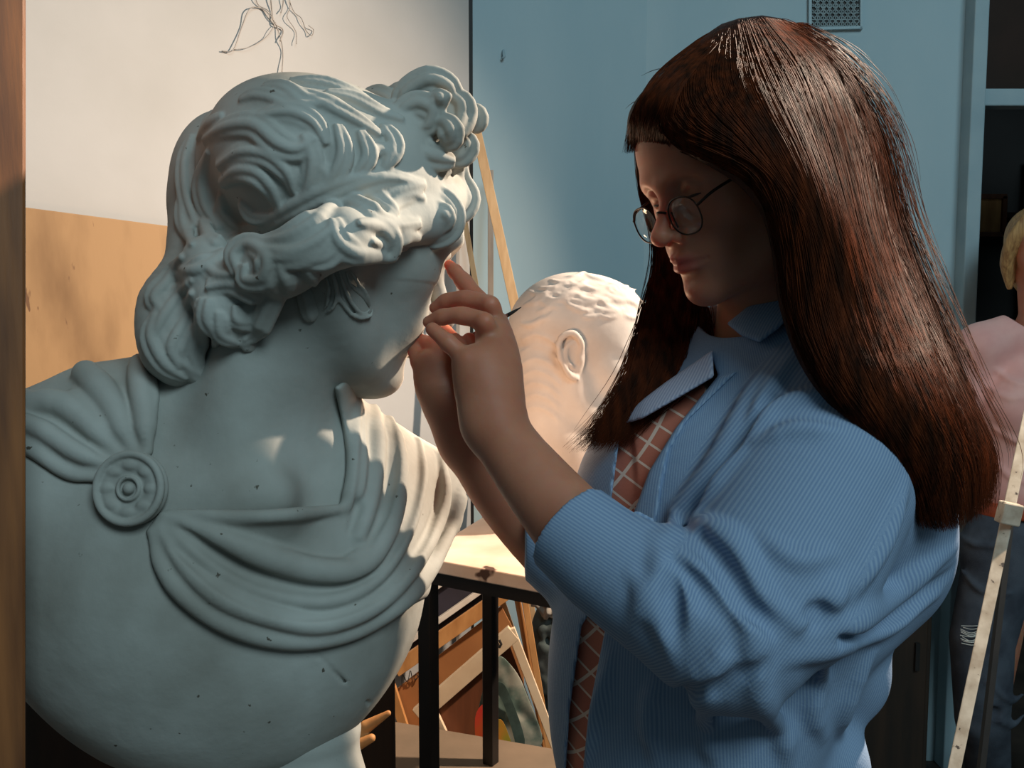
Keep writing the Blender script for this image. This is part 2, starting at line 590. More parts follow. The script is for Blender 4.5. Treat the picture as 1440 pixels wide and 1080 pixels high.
def plaid_mat():
    m = mat('pink_plaid', srgb(206, 128, 106), .85, bump=.1, bscale=300, spec=.2)
    nt = m.node_tree
    tc = nt.nodes.new('ShaderNodeTexCoord')
    mp = nt.nodes.new('ShaderNodeMapping')
    mp.inputs['Rotation'].default_value = (math.radians(90), math.radians(4), math.radians(-124))
    br = nt.nodes.new('ShaderNodeTexBrick')
    br.offset = 0
    br.inputs['Color1'].default_value = srgb(206, 124, 100)
    br.inputs['Color2'].default_value = srgb(196, 112, 92)
    br.inputs['Mortar'].default_value = srgb(240, 206, 186)
    br.inputs['Scale'].default_value = 1.0
    br.inputs['Brick Width'].default_value = .020
    br.inputs['Row Height'].default_value = .020
    br.inputs['Mortar Size'].default_value = .0012
    nt.links.new(tc.outputs['Object'], mp.inputs[0])
    nt.links.new(mp.outputs[0], br.inputs['Vector'])
    nt.links.new(br.outputs['Color'], nt.nodes['Principled BSDF'].inputs['Base Color'])
    return m


def lens_mat():
    m = bpy.data.materials.new('lens_glass')
    m.use_nodes = True
    nt = m.node_tree
    nt.nodes.remove(nt.nodes['Principled BSDF'])
    tr = nt.nodes.new('ShaderNodeBsdfTransparent')
    tr.inputs[0].default_value = (.97, .96, .95, 1)
    gl = nt.nodes.new('ShaderNodeBsdfGlossy')
    gl.inputs['Roughness'].default_value = .03
    mx = nt.nodes.new('ShaderNodeMixShader')
    mx.inputs[0].default_value = .05
    nt.links.new(tr.outputs[0], mx.inputs[1])
    nt.links.new(gl.outputs[0], mx.inputs[2])
    nt.links.new(mx.outputs[0], nt.nodes['Material Output'].inputs[0])
    return m


def lip_tint(m):
    nt = m.node_tree
    b = nt.nodes['Principled BSDF']
    src = b.inputs['Base Color'].links[0].from_socket
    at = nt.nodes.new('ShaderNodeAttribute')
    at.attribute_name = 'lips'
    mx = nt.nodes.new('ShaderNodeMix')
    mx.data_type = 'RGBA'
    mx.inputs[7].default_value = srgb(168, 84, 74)
    nt.links.new(at.outputs['Fac'], mx.inputs[0])
    nt.links.new(src, mx.inputs[6])
    nt.links.new(mx.outputs[2], b.inputs['Base Color'])


lip_tint(MAT['skin'])
MAT['shirt'] = stripe_mat('shirt_blue_stripe', srgb(118, 140, 170), srgb(142, 161, 184), .0028)
MAT['shirt_pale'] = stripe_mat('shirt_facing', srgb(150, 154, 176), srgb(176, 178, 194), .0034)
MAT['plaid'] = plaid_mat()
MAT['lens'] = lens_mat()


def look_at(o, t):
    o.rotation_euler = (Vector([float(v) for v in t]) - Vector(o.location)).to_track_quat('-Z', 'Y').to_euler()


LAMP = (1.55, 1.78, 2.62)


def lights():
    w = bpy.data.worlds.new('world')
    bpy.context.scene.world = w
    w.use_nodes = True
    bg = w.node_tree.nodes['Background']
    bg.inputs[0].default_value = (.42, .66, .74, 1)
    bg.inputs[1].default_value = .10
    l = bpy.data.lights.new('studio_lamp', 'SPOT')
    l.spot_size = math.radians(105)
    l.spot_blend = .8
    l.energy = 500
    l.color = (1, .80, .62)
    l.shadow_soft_size = .04
    o = bpy.data.objects.new('studio_lamp', l)
    C.objects.link(o)
    o.location = LAMP
    look_at(o, (-.55, .95, 1.1))
    l = bpy.data.lights.new('low_lamp', 'POINT')
    l.energy = 3.5
    l.color = (1, .62, .38)
    l.shadow_soft_size = .04
    o = bpy.data.objects.new('low_lamp', l)
    C.objects.link(o)
    o.location = W(645, 560, 1.36)
    l = bpy.data.lights.new('window_daylight', 'AREA')
    l.energy = 165
    l.color = (.66, .91, 1)
    l.shape = 'RECTANGLE'
    l.size = 2.2
    l.size_y = 2.2
    o = bpy.data.objects.new('window_daylight', l)
    C.objects.link(o)
    o.location = (2.0, -2.9, 5.0)
    look_at(o, (.1, 1.3, 1.3))
    v = bpy.context.scene.view_settings
    v.view_transform = 'Standard'
    v.look = 'None'
    v.exposure = 0
    v.gamma = 1
# ======================= the large plaster bust =======================
SC = .86


def build_statue():
    pl = MAT['plaster']
    root = thing('plaster_bust', 'huge curly haired plaster bust with round shoulder brooch and draped cloak', 'sculpture', toW(P(425, 1085, 1.19 * SC) - [0, 0, .13 * SC]))
    T = Frame(STAT['c'], rot(math.radians(STAT['yaw']), math.radians(STAT['pitch']), math.radians(STAT['roll'])), STAT['H'])
    Z = lambda p: [(200 + x / 2.16, 80 + y / 2.16) for x, y in p]
    h = .0024 * HS
    lo, hi = P(-60, 1180, 1.3) * [1, 0, 1] + [0, .86, 0], P(720, 60, 1.3) * [1, 0, 1] + [0, 1.53, 0]
    B = Sdf(lo, hi, h)
    # torso, truncated in a rounded curve, and neck
    px = lambda n, d=1.15: n * d / F
    TR = rot(math.radians(20), 0, 0)
    B.ell(P(330, 790, 1.20), (px(286), .15, px(262)), TR)
    B.ell(P(205, 835, 1.13), (px(190), .13, px(175)), None, .08)
    B.ell(P(432, 828, 1.235), (px(142), .12, px(140)), TR, .08)
    B.tube([P(50, 690, 1.14), P(150, 625, 1.17), P(250, 600, 1.20)], [px(118), px(108), px(100)], .06)
    B.tube([P(30, 700, 1.13), P(60, 830, 1.14)], [px(95), px(90)], .06)
    B.tube([P(572, 700, 1.35), P(420, 640, 1.26)], [px(86), px(86)], .08)
    B.ell(P(318, 915, 1.185), (px(200), .125, px(178)), None, .10)
    nk = spl([P(305, 690, 1.20), P(330, 610, 1.185), P(385, 520, 1.17), P(420, 430, 1.15)], 6)
    B.tube(nk, [px(140), px(118), px(104), px(100)], .05)
    B.tube(spl([P(350, 500, 1.09), P(330, 600, 1.085), P(370, 690, 1.08)], 6), [px(30), px(30), px(20)], .06)      # neck muscle
    B.tube(spl([P(250, 700, 1.07), P(330, 705, 1.05), P(390, 700, 1.05)], 6), [px(16), px(18), px(14)], .06)      # collar bone
    B.blur(5)
    body0 = Sdf(lo, hi, h)
    body0.f = B.f.copy()
    sculpt_head(B, T, male=True, ears=False, eyes='down', crown=.78)
    # modelling seam across the lower chest
    sm = B.drape([(435, 905), (470, 945), (520, 990)], 0)
    B.tube(spl(sm, 5), .0018, .004, 's')
    B.scale = SC
    B.mesh('bust_body', pl, root)

    # ---- hair
    lo2, hi2 = P(170, 600, 1.25) * [1, 0, 1] + [0, .88, 0], P(700, 80, 1.25) * [1, 0, 1] + [0, 1.42, 0]
    D = Sdf(lo2, hi2, .0021 * HS)
    H = T.H
    D.ell(T(-.075, 0, .125), np.array([.425, .335, .29]) * H, T.M)
    D.ell(T(.02, 0, .10), np.array([.30, .315, .22]) * H, T.M, .03)
    # keep the face clear
    D.ell(T(.33, 0, -.10), np.array([.26, .42, .27]) * H, T.M, .02, 's')
    D.ell(T(.10, 0, -.38), np.array([.45, .5, .22]) * H, T.M, .02, 's')
    # masses: nape roll, side curls, band of curls, forehead roll, top knot
    q = lambda x, y, d: P(200 + x / 2.16, 80 + y / 2.16, d)
    D.tube(spl([q(150, 640, 1.14), q(95, 760, 1.12), q(110, 880, 1.11), q(190, 960, 1.12)], 5), [.030, .042, .045, .030], .02)
    D.tube(spl([q(200, 620, 1.08), q(260, 760, 1.06), q(300, 830, 1.07)], 5), [.03, .038, .026], .02)
    D.tube(spl([q(330, 640, 1.04), q(420, 640, 1.02), q(520, 580, 1.01), q(620, 550, 1.01)], 5), [.03, .035, .034, .03], .02)
    D.tube(spl([q(620, 540, 1.03), q(730, 520, 1.06), q(820, 500, 1.10)], 5), [.028, .026, .024], .02)
    D.tube(spl([q(800, 500, 1.10), q(880, 490, 1.13), q(930, 420, 1.18)], 5), [.026, .03, .026], .015)
    D.ell(q(252, 400, 1.20), (.068, .08, .10), None, .05)
    D.tube(spl([q(225, 480, 1.18), q(222, 560, 1.17), q(232, 640, 1.14)], 5), [.050, .052, .045], .03)
    D.ell(q(885, 208, 1.15), (.038, .042, .046), None, .02)
    D.ell(q(800, 240, 1.13), (.035, .035, .035), None, .03)
    base = Sdf(lo2, hi2, .0021 * HS)
    base.f = D.f.copy()
    K = .0009

    def lock(z, r, taper=True, lift=.3, n=3, k=.0032, dd=None):
        pts = spl(Z(z), 4)
        if dd is None:
            pts = [p for p in pts if base.cast(*p) is not None]
            if len(pts) < 5:
                return
            c = base.drape(pts, r * lift * K / 2.16 * 1.0, back=1.1)
            # keep neighbouring depths from jumping
            d = c[:, 1].copy()
            for _ in range(3):
                d[1:-1] = (d[:-2] + d[1:-1] * 2 + d[2:]) / 4
            c = np.array([P(x, y, e) for (x, y), e in zip(pts, d)])
        else:
            d = np.interp(np.linspace(0, 1, len(pts)), np.linspace(0, 1, len(dd)), dd)
            c = np.array([P(x, y, e) for (x, y), e in zip(pts, d)])
        R = r * K * .42
        tp = np.sin(np.linspace(.35, math.pi - .25, len(c))) ** .6 if taper else np.ones(len(c))
        if n == 1:
            D.tube(c, R * tp, k)
            return
        t = np.gradient(c, axis=0)
        t /= np.linalg.norm(t, axis=1)[:, None] + 1e-9
        sd = np.cross(t, (0, 1.0, 0))
        for j in np.linspace(-1, 1, n):
            off = sd * (R * 1.0 * j) * tp[:, None] + np.array([0, 1, 0]) * (abs(j) * R * .30)
            D.tube(c + off, R * (.52 if j else .66) * tp, k)

    L = [
        # waves over the cap
        ([(370, 92), (430, 100), (490, 145), (560, 142), (620, 160)], 26), ([(300, 130), (350, 120), (420, 140), (470, 180)], 22),
        ([(190, 250), (260, 212), (340, 208), (410, 262), (470, 280), (520, 250)], 30), ([(360, 178), (450, 168), (520, 200), (556, 262)], 24),
        ([(240, 380), (290, 345), (350, 350), (395, 400), (420, 470)], 30), ([(230, 330), (300, 290), (380, 298), (440, 350), (460, 410)], 26),
        ([(440, 100), (540, 140), (630, 185), (720, 235)], 24), ([(560, 110), (640, 130), (720, 170), (790, 190)], 22),
        ([(490, 240), (515, 310), (505, 390), (470, 440)], 24), ([(590, 210), (605, 290), (580, 360), (545, 400)], 26),
        ([(660, 230), (680, 300), (650, 350)], 24), ([(730, 210), (760, 270), (740, 330)], 26), ([(690, 300), (720, 280), (750, 300), (735, 335)], 18),
        ([(150, 240), (130, 320), (135, 420), (160, 510)], 24), ([(200, 290), (180, 370), (190, 450), (230, 520)], 24),
        ([(240, 420), (250, 480), (300, 520), (350, 500)], 24), ([(300, 440), (340, 480), (390, 480)], 22),
        ([(120, 420), (125, 500), (150, 570)], 22), ([(180, 500), (210, 560), (260, 580)], 24), ([(240, 180), (200, 210), (170, 250)], 22),
        ([(450, 75), (540, 80), (620, 105), (690, 130)], 20), ([(530, 330), (560, 360), (530, 410)], 18),
        # the band and the locks under it
        ([(270, 565), (340, 525), (430, 465), (530, 410), (640, 372), (730, 360)], 30), ([(430, 500), (530, 440), (650, 392), (750, 368), (850, 390)], 28),
        ([(370, 560), (440, 548), (520, 505), (575, 462), (640, 452), (700, 490), (765, 512), (840, 505)], 34),
        ([(575, 500), (600, 565), (660, 600), (725, 590), (750, 550), (715, 515), (660, 505)], 34), ([(380, 585), (460, 592), (530, 560), (585, 510)], 30),
        ([(360, 610), (430, 610), (500, 600), (560, 560)], 26), ([(745, 490), (765, 445), (810, 420), (855, 430)], 22), ([(700, 430), (760, 415), (820, 395), (856, 385)], 24),
        ([(600, 430), (680, 420), (730, 450), (770, 480)], 24), ([(760, 560), (800, 540), (840, 550)], 26), ([(700, 560), (760, 590), (800, 580)], 22),
        ([(480, 620), (560, 610), (600, 560)], 24), ([(620, 630), (690, 645), (750, 625), (800, 590)], 20), ([(500, 640), (520, 690), (500, 730)], 24),
        # curls over the ear
        ([(290, 650), (280, 600), (330, 570), (382, 610), (368, 670), (315, 675), (310, 635)], 30), ([(200, 700), (270, 690), (340, 715), (385, 745), (350, 795), (290, 800), (280, 760)], 28),
        ([(250, 590), (210, 630), (150, 650), (110, 640)], 30), ([(380, 660), (400, 720), (370, 800), (310, 860)], 28), ([(300, 870), (350, 870), (400, 830)], 22),
        ([(420, 640), (440, 700), (430, 770), (390, 820)], 26), ([(230, 780), (240, 840), (290, 870)], 24), ([(330, 740), (310, 780), (330, 820)], 20),
        ([(180, 620), (230, 660), (280, 660)], 26), ([(200, 740), (200, 800), (230, 850)], 26),
        # nape
        ([(120, 610), (80, 680), (40, 730), (60, 770)], 30), ([(140, 690), (100, 740), (60, 800), (40, 850)], 30), ([(150, 720), (130, 800), (90, 880), (110, 940)], 30),
        ([(40, 790), (30, 850), (70, 930), (130, 975)], 30), ([(180, 740), (175, 830), (150, 900), (180, 970)], 28), ([(110, 920), (170, 960), (230, 990), (250, 1010)], 24),
        ([(220, 860), (230, 920), (210, 980)], 24), ([(60, 700), (100, 660), (150, 680)], 24), ([(140, 950), (190, 1000), (240, 1015)], 22),
    ]
    for z, r in L:
        lock(z, r)
    # locks that leave the head: hanging drop, sideburn hook, forehead roll, curls beside it, top knot
    def on_face(z, r, n):
        p = [B.cast(*k) for k in Z(z)]
        p = [k for k in p if k is not None]
        lock(z, r, dd=[k - .004 for k in p], n=n)
    on_face([(470, 680), (495, 730), (508, 780), (515, 800)], 20, 3)
    on_face([(585, 640), (598, 690), (618, 740), (650, 780), (682, 785), (695, 765)], 14, 2)
    on_face([(625, 650), (645, 690), (672, 720), (690, 755)], 13, 2)
    on_face([(560, 650), (578, 700), (572, 750), (555, 770)], 13, 2)
    lock([(835, 500), (848, 450), (900, 425), (945, 470), (935, 530), (885, 558), (840, 545)], 26, dd=[1.115, 1.115, 1.12, 1.12])
    lock([(860, 480), (900, 470), (925, 490), (900, 530)], 24, dd=[1.105, 1.10, 1.11])
    lock([(905, 350), (925, 410), (955, 465), (985, 430), (965, 375), (970, 330)], 34, dd=[1.16, 1.17, 1.18, 1.18])
    lock([(860, 330), (880, 390), (900, 430)], 30, dd=[1.13, 1.13, 1.12])
    for z, r, dd in [
        ([(785, 150), (800, 95), (870, 55), (930, 75), (945, 120)], 34, [1.12, 1.11, 1.12]), ([(800, 200), (790, 150), (835, 125), (880, 145), (868, 190), (825, 200)], 30, [1.10, 1.095, 1.10]),
        ([(880, 100), (905, 110), (895, 140)], 26, [1.10, 1.09, 1.10]), ([(930, 95), (968, 130), (965, 190), (930, 215)], 34, [1.12, 1.12, 1.10]), ([(890, 180), (925, 190), (940, 230), (910, 250)], 30, [1.10, 1.09, 1.10]),
        ([(985, 145), (1003, 170), (995, 205)], 36, [1.14, 1.14]), ([(960, 220), (985, 250), (965, 285), (930, 290)], 30, [1.13, 1.13, 1.12]), ([(830, 220), (850, 270), (900, 290), (945, 300)], 32, [1.10, 1.10, 1.11]),
        ([(790, 220), (820, 290), (870, 330), (930, 320)], 34, [1.11, 1.11, 1.13]), ([(680, 92), (730, 105), (790, 140)], 34, [1.20, 1.18, 1.15]), ([(755, 80), (790, 85), (830, 110)], 28, [1.20, 1.18, 1.15]),
        ([(740, 230), (790, 200), (810, 160)], 34, [1.10, 1.10, 1.10]), ([(935, 330), (955, 300), (975, 310)], 26, [1.15, 1.15, 1.15])]:
        lock([(x, y + 16) for x, y in z], r, dd=dd)
    D.scale = SC
    D.mesh('hair', pl, root)

    # ---- cloak: a sheet over the chest with tube folds
    R = Sdf(lo, hi, h)
    R.shell(body0, .010, [(480, 712), (330, 728), (225, 718), (205, 748), (232, 800), (285, 850), (360, 884), (440, 895), (510, 880), (600, 840), (720, 760), (760, 680), (700, 600), (620, 540), (500, 520), (470, 545), (482, 600), (500, 650)], soft=.01)
    R.shell(body0, .010, [(-40, 560), (60, 520), (110, 500), (215, 470), (225, 560), (210, 640), (170, 690), (120, 670), (37, 615), (-40, 600)], soft=.01)
    b1 = Sdf(lo, hi, h)
    b1.f = np.minimum(body0.f, R.f)

    def fold(p, r, k=.012, lift=.0, sink=0.0):
        q_ = [k for k in spl(p, 4) if b1.cast(*k) is not None]
        if len(q_) < 4:
            return
        c = spl(b1.drape(q_, lift, back=1.3), 2)
        for _ in range(4):
            c[1:-1] = (c[:-2] + 2 * c[1:-1] + c[2:]) / 4
        u = np.linspace(0, 1, len(c))
        rr = np.interp(u, np.linspace(0, 1, len(r)), np.asarray(r, float)) * .0009
        e = np.clip(np.minimum(u / .22, (1 - u) / .07), 0, 1)
        if sink:
            c[:, 1] += sink * np.clip((u - .45) / .55, 0, 1) ** 1.5
        c[:, 1] += rr * 1.2 * (1 - e) ** 2
        R.tube(c, rr * (.35 + .65 * e), k)
    fold([(235, 718), (330, 727), (420, 723), (490, 714)], [6, 9, 9, 6], .006, .003)
    fold([(232, 730), (300, 752), (380, 785), (450, 803), (510, 795), (548, 740), (560, 670), (550, 600), (535, 570)], [9, 14, 17, 17, 16, 15, 15, 16, 14], .008, .004)
    fold([(228, 738), (270, 775), (330, 818), (400, 842), (470, 845), (530, 815), (572, 750), (592, 670), (585, 605)], [6, 8, 8, 8, 9, 9, 10, 12, 10], .008, .002)
    fold([(220, 745), (255, 795), (320, 845), (400, 872), (460, 878), (530, 850), (585, 790), (622, 710), (620, 640)], [8, 13, 15, 14, 13, 13, 14, 14, 12], .008, .006)
    fold([(210, 750), (222, 790), (262, 840), (325, 880), (400, 899), (470, 895), (530, 872), (600, 815), (645, 740), (655, 690)], [8, 11, 12, 13, 14, 14, 13, 12, 13, 12], .008, .006)
    fold([(285, 850), (345, 880), (420, 893)], [5, 7, 5], .004, .010)
    fold([(478, 722), (498, 690), (502, 640), (494, 600), (490, 560)], [8, 14, 15, 14, 10], .010, .003, .05)
    fold([(520, 545), (530, 600), (530, 650), (520, 710), (500, 770)], [12, 12, 12, 10, 8], .010, .001)
    fold([(630, 615), (646, 670), (640, 720), (615, 775), (570, 835)], [14, 14, 14, 12, 8], .010, .001)
    fold([(470, 800), (530, 760), (552, 700)], [6, 8, 6], .006, .004)
    for p, r in (([(165, 640), (120, 590), (75, 565), (20, 575)], [10, 16, 18, 16]), ([(150, 655), (105, 635), (60, 605), (20, 590)], [9, 12, 13, 12]), ([(185, 635), (165, 585), (140, 545), (115, 520)], [10, 16, 20, 18]),
                 ([(205, 635), (203, 580), (195, 530), (200, 495)], [10, 14, 15, 14]), ([(140, 675), (95, 665), (50, 635), (20, 622)], [6, 9, 10, 9]), ([(160, 620), (130, 575), (100, 550)], [5, 6, 5])):
        fold(p, r, .008, .004)
    for p, r in (([(512, 575), (512, 640), (505, 700), (492, 745)], 5), ([(548, 575), (556, 640), (545, 710), (520, 765)], 5), ([(582, 590), (590, 660), (576, 730), (545, 790)], 5), ([(610, 610), (618, 680), (600, 750), (560, 815)], 5),
                 ([(250, 742), (310, 775), (390, 815), (470, 825), (535, 805)], 4), ([(245, 770), (310, 825), (390, 862), (470, 864), (540, 838)], 4)):
        g = [k for k in spl(p, 5) if R.cast(*k) is not None]
        if len(g) > 4:
            g = spl(R.drape(g, .001), 2)
            u = np.linspace(0, 1, len(g))
            R.tube(g, r * .0009 * (.25 + .75 * np.clip(np.minimum(u, 1 - u) / .3, 0, 1)), .007, 's')
    R.f = np.maximum(R.f, -(body0.f + .004))
    R.scale = SC
    R.mesh('drapery', pl, root)

    # ---- brooch: dish with raised rim and boss
    c = b1.cast(187, 687) or 1.05
    c = P(187, 687, c - .012)
    nrm = np.array([-.12, -.98, .12])
    nrm /= np.linalg.norm(nrm)
    xx = np.cross((0, 0, 1.0), nrm)
    xx /= np.linalg.norm(xx)
    Mb = np.stack([xx, np.cross(nrm, xx), nrm], 1)
    S = Sdf(c - .07, c + .07, .0012)
    rr = 52 * c[1] / F
    S.ell(c, (rr, rr, .016), Mb)
    S.ell(c + nrm * .022, (rr * .84, rr * .84, .016), Mb, .004, 's')
    ring = lambda r: [c + nrm * .010 + r * (math.cos(a) * xx + math.sin(a) * Mb[:, 1]) for a in np.linspace(0, 2 * math.pi, 37)]
    S.tube(ring(rr * .92), .0042, .004)
    S.tube(ring(rr * .30), .0022, .004)
    S.ell(c + nrm * .009, (rr * .16, rr * .16, .006), Mb, .003)
    for a in np.linspace(0, 2 * math.pi, 9)[:-1]:
        S.ell(c + nrm * .009 + rr * .62 * (math.cos(a) * xx + math.sin(a) * Mb[:, 1]), (rr * .16, rr * .10, .003), Mb, .004)
    S.scale = SC
    S.mesh('brooch', pl, root)
    # ---- socle under the bust
    b = P(425, 1085, 1.19)
    lo3, hi3 = b - [.12, .12, .16], b + [.12, .12, .09]
    Q = Sdf(lo3, hi3, .004)
    Q.tube([b + [0, 0, .05], b + [0, 0, -.02]], [.075, .062], .0)
    Q.tube([b + [0, 0, -.03], b + [0, 0, -.032]], .085, .02)
    Q.box(b + [0, 0, -.09], (.105, .105, .035), np.eye(3), .01, .01)
    Q.scale = SC
    Q.mesh('socle', pl, root)
    return root
# ======================= the young woman =======================
WY = math.radians(208)
_m = rot(WY, math.radians(20), 0)
WT = Frame(P(921, 338, .845) - .218 * (_m @ np.array([.487, 0, -.158])), _m, .218)
WB = rot(math.radians(214), math.radians(3), 0)                      # axes of her trunk: x chest forward, y her left, z up


def finger(S, pts, r, k=.0022):
    """one finger: chain of joints with slightly swollen knuckles"""
    q = np.array([P(*p) for p in pts])
    c = spl(q, 6)
    u = np.linspace(0, 1, len(c))
    rr = np.interp(u, np.linspace(0, 1, len(r)), np.asarray(r, float)) * .93
    for j in range(1, len(q) - 1):                       # knuckles a little thicker, shafts a little thinner
        rr *= 1 - .05 + .13 * np.exp(-((u - j / (len(q) - 1)) / .07) ** 2)
    S.tube(c, rr, k)


def build_woman():
    root = thing('person', 'long haired person in open blue striped shirt working on the bust', 'person', (.30, .96, 0))
    zz = lambda p: [(740 + x / 1.636, 420 + y / 1.636) for x, y in p]
    h = .0019
    lo = np.array([-.125, .70, -.33])
    hi = np.array([.42, 1.16, .36])
    S = Sdf(lo, hi, h)
    sculpt_head(S, WT, ears=False, eyes='down', nose=.86, slim=.95)
    S.tube([WT(-.10, 0, -.12), WT(-.13, 0, -.42), P(1085, 500, .955), P(1085, 560, .965)], [.056, .053, .058, .08], .03)
    S.ell(P(1090, 690, .965), (.085, .14, .16), WB, .04)
    # far shoulder and arm, near shoulder and arm
    S.tube([P(1085, 530, .96), P(1170, 565, .875)], [.055, .052], .03)
    S.tube([P(1085, 530, .96), P(960, 580, 1.06)], [.055, .05], .03)
    S.tube(spl([P(1178, 575, .868), P(1130, 720, .815), P(1012, 885, .762)], 6), [.050, .045, .040], .02)
    S.tube(spl([P(1012, 885, .762), P(905, 818, .780), P(850, 782, .796), P(800, 733, .814), P(730, 648, .850), P(692, 592, .875)], 6), [.040, .042, .039, .036, .030, .0272], .015)
    S.tube(spl([P(960, 590, 1.06), P(930, 720, 1.08), P(890, 850, 1.06)], 5), [.048, .043, .04], .02)
    S.tube(spl([P(890, 850, 1.06), P(800, 790, 1.035), P(715, 705, 1.01), P(655, 622, 1.0)], 6), [.04, .040, .033, .027], .015)

    # near hand: palm seen from its back, little finger towards us
    S.tube(spl([P(694, 600, .874), P(686, 555, .886), P(678, 515, .895)], 5), [.027, .027, .022], .015)
    S.tube(spl([P(700, 580, .885), P(700, 520, .905), P(690, 470, .925)], 5), [.024, .022, .016], .015)
    S.tube(spl([P(690, 590, .88), P(668, 540, .89), P(655, 512, .893)], 5), [.022, .019, .013], .015)
    S.tube(spl([P(700, 560, .90), P(706, 500, .925), P(698, 455, .945)], 5), [.020, .016, .013], .015)
    for p, r in (([(664, 525, .893), (652, 503, .892), (630, 482, .895), (608, 463, .902)], [.0115, .0112, .0098, .0082]),
                 ([(692, 492, .915), (681, 456, .912), (650, 444, .918), (622, 446, .926), (603, 453, .932)], [.0125, .0122, .0105, .0098, .008]),
                 ([(700, 470, .935), (688, 432, .934), (655, 421, .942), (628, 424, .952), (612, 433, .958)], [.0125, .0122, .0108, .0098, .008]),
                 ([(704, 462, .955), (676, 426, .965), (652, 396, .985), (640, 382, 1.0), (632, 373, 1.01)], [.0125, .0120, .0108, .0095, .0075]),
                 ([(690, 560, .90), (662, 530, .935), (648, 500, .96), (640, 478, .975)], [.014, .0125, .0115, .009])):
        finger(S, p, r)
    for a, b in (((697, 498, .897), (690, 560, .872)), ((712, 490, .915), (702, 556, .882))):      # tendons on the back of the hand
        S.tube([P(*a), P(*b)], [.0035, .004], .012)
    for q, r in (((682, 452, .904), .0075), ((690, 428, .926), .0075), ((655, 506, .884), .0065)):
        S.ell(P(*q), r, None, .008)

    # far hand, lit from behind: palm, thumb and fingers closed on the brush handle
    S.tube(spl([P(655, 622, 1.0), P(638, 570, 1.0), P(622, 525, 1.005)], 5), [.027, .029, .024], .015)
    S.tube(spl([P(668, 610, 1.0), P(670, 555, 1.0), P(672, 510, 1.0)], 5), [.022, .024, .016], .015)
    S.tube(spl([P(640, 600, .995), P(612, 545, .998), P(600, 510, 1.0)], 5), [.020, .021, .014], .015)
    for p, r in (([(640, 530, 1.0), (618, 500, 1.0), (602, 484, 1.01), (590, 478, 1.02)], [.0125, .0115, .010, .0085]),
                 ([(655, 520, 1.0), (640, 485, .998), (625, 468, 1.01), (612, 462, 1.02)], [.0125, .0118, .0102, .0085]),
                 ([(668, 520, 1.0), (690, 480, .992), (690, 452, .985), (682, 436, .978)], [.0125, .012, .0105, .0085]),
                 ([(612, 545, 1.0), (590, 510, 1.0), (585, 495, 1.01), (588, 485, 1.015)], [.012, .0105, .0095, .008]),
                 ([(655, 580, .99), (672, 530, .975), (668, 495, .972), (660, 478, .975)], [.0145, .0135, .012, .0095])):
        finger(S, p, r)
    bd = S.mesh('body', MAT['skin'], root, relax=1)
    n = len(bd.data.vertices)
    v = np.empty(n * 3, np.float32)
    bd.data.vertices.foreach_get('co', v)
    lv = (toC(v.reshape(-1, 3).astype(float)) - WT.c) @ WT.M / WT.H
    lip = np.exp(-((lv[:, 1] / .085) ** 4)) * np.exp(-(((lv[:, 2] + .288) / .038) ** 4)) * (lv[:, 0] > .3)
    bd.data.attributes.new('lips', 'FLOAT', 'POINT').data.foreach_set('value', lip.astype(np.float32))

    # lips and brows are tinted strips of their own
    def strip(name, pts, r, m, n=4, flat=None):
        b = MB()
        b.tube(toW(WT(spl(pts, 6))), np.asarray(r) * WT.H, 8)
        return b.build(name, m, root, True)
    for s in (-1, 1):
        strip('eyebrow', [(.372, s * .05, .072), (.370, s * .10, .092), (.330, s * .165, .088), (.285, s * .20, .07)], [.004, .010, .009, .003], MAT['brow'])
        strip('eyelashes', [(.325, s * .065, -.030), (.338, s * .12, -.028), (.300, s * .182, -.026)], [.003, .006, .004], MAT['brow'])

    # ---- pink plaid top under the shirt
    h2 = .0032
    lo2, hi2 = np.array([.03, .76, -.50]), np.array([.47, 1.16, .10])
    U = Sdf(lo2, hi2, h2)
    U.ell(P(1070, 640, .98), (.105, .165, .16), WB, None or 0)
    U.ell(P(950, 960, .98), (.112, .13, .26), WB, .08)
    U.ell(P(896, 1010, .985), (.068, .08, .16), WB, .05)
    U.ell(P(960, 690, .95), (.06, .12, .075), WB, .06)
    U.ell(P(1085, 470, .93), (.075, .085, .075), WB, .03, 's')
    U.mesh('plaid_top', MAT['plaid'], root)

    # ---- blue shirt
    h3 = .0026
    lo3, hi3 = np.array([.015, .66, -.47]), np.array([.47, 1.18, .10])
    V = Sdf(lo3, hi3, h3)
    V.ell(P(1080, 650, .97), (.125, .185, .17), WB)
    V.ell(P(962, 960, .97), (.122, .145, .27), WB, .08)
    V.ell(P(896, 1010, .99), (.075, .09, .16), WB, .06)
    V.ell(P(1225, 755, .95), (.065, .085, .09), WB, .08)
    V.ell(P(1105, 845, .92), (.07, .08, .11), WB, .08)
    V.ell(P(1205, 945, .95), (.035, .035, .05), WB, .03)
    V.ell(P(1160, 1075, .95), (.04, .05, .05), WB, .03)
    V.ell(P(955, 690, .96), (.075, .13, .09), WB, .06)
    V.tube([P(1085, 510, .96), P(1175, 560, .885)], [.06, .068], .05)
    V.tube([P(1085, 510, .96), P(955, 575, 1.05)], [.06, .06], .05)
    V.blur(4)
    V.tube(spl([P(1185, 585, .872), P(1145, 690, .83), P(1085, 815, .785), P(1015, 880, .762)], 6), [.070, .084, .078, .062], .025)
    V.tube(spl([P(1020, 880, .76), P(930, 835, .775), P(850, 785, .795), P(800, 742, .812)], 6), [.060, .054, .046, .0385], .02)
    V.tube(spl([P(955, 590, 1.055), P(930, 720, 1.08), P(890, 850, 1.06)], 5), [.062, .06, .055], .03)
    V.tube(spl([P(890, 850, 1.06), P(810, 795, 1.035), P(738, 735, 1.012)], 5), [.055, .05, .044], .02)
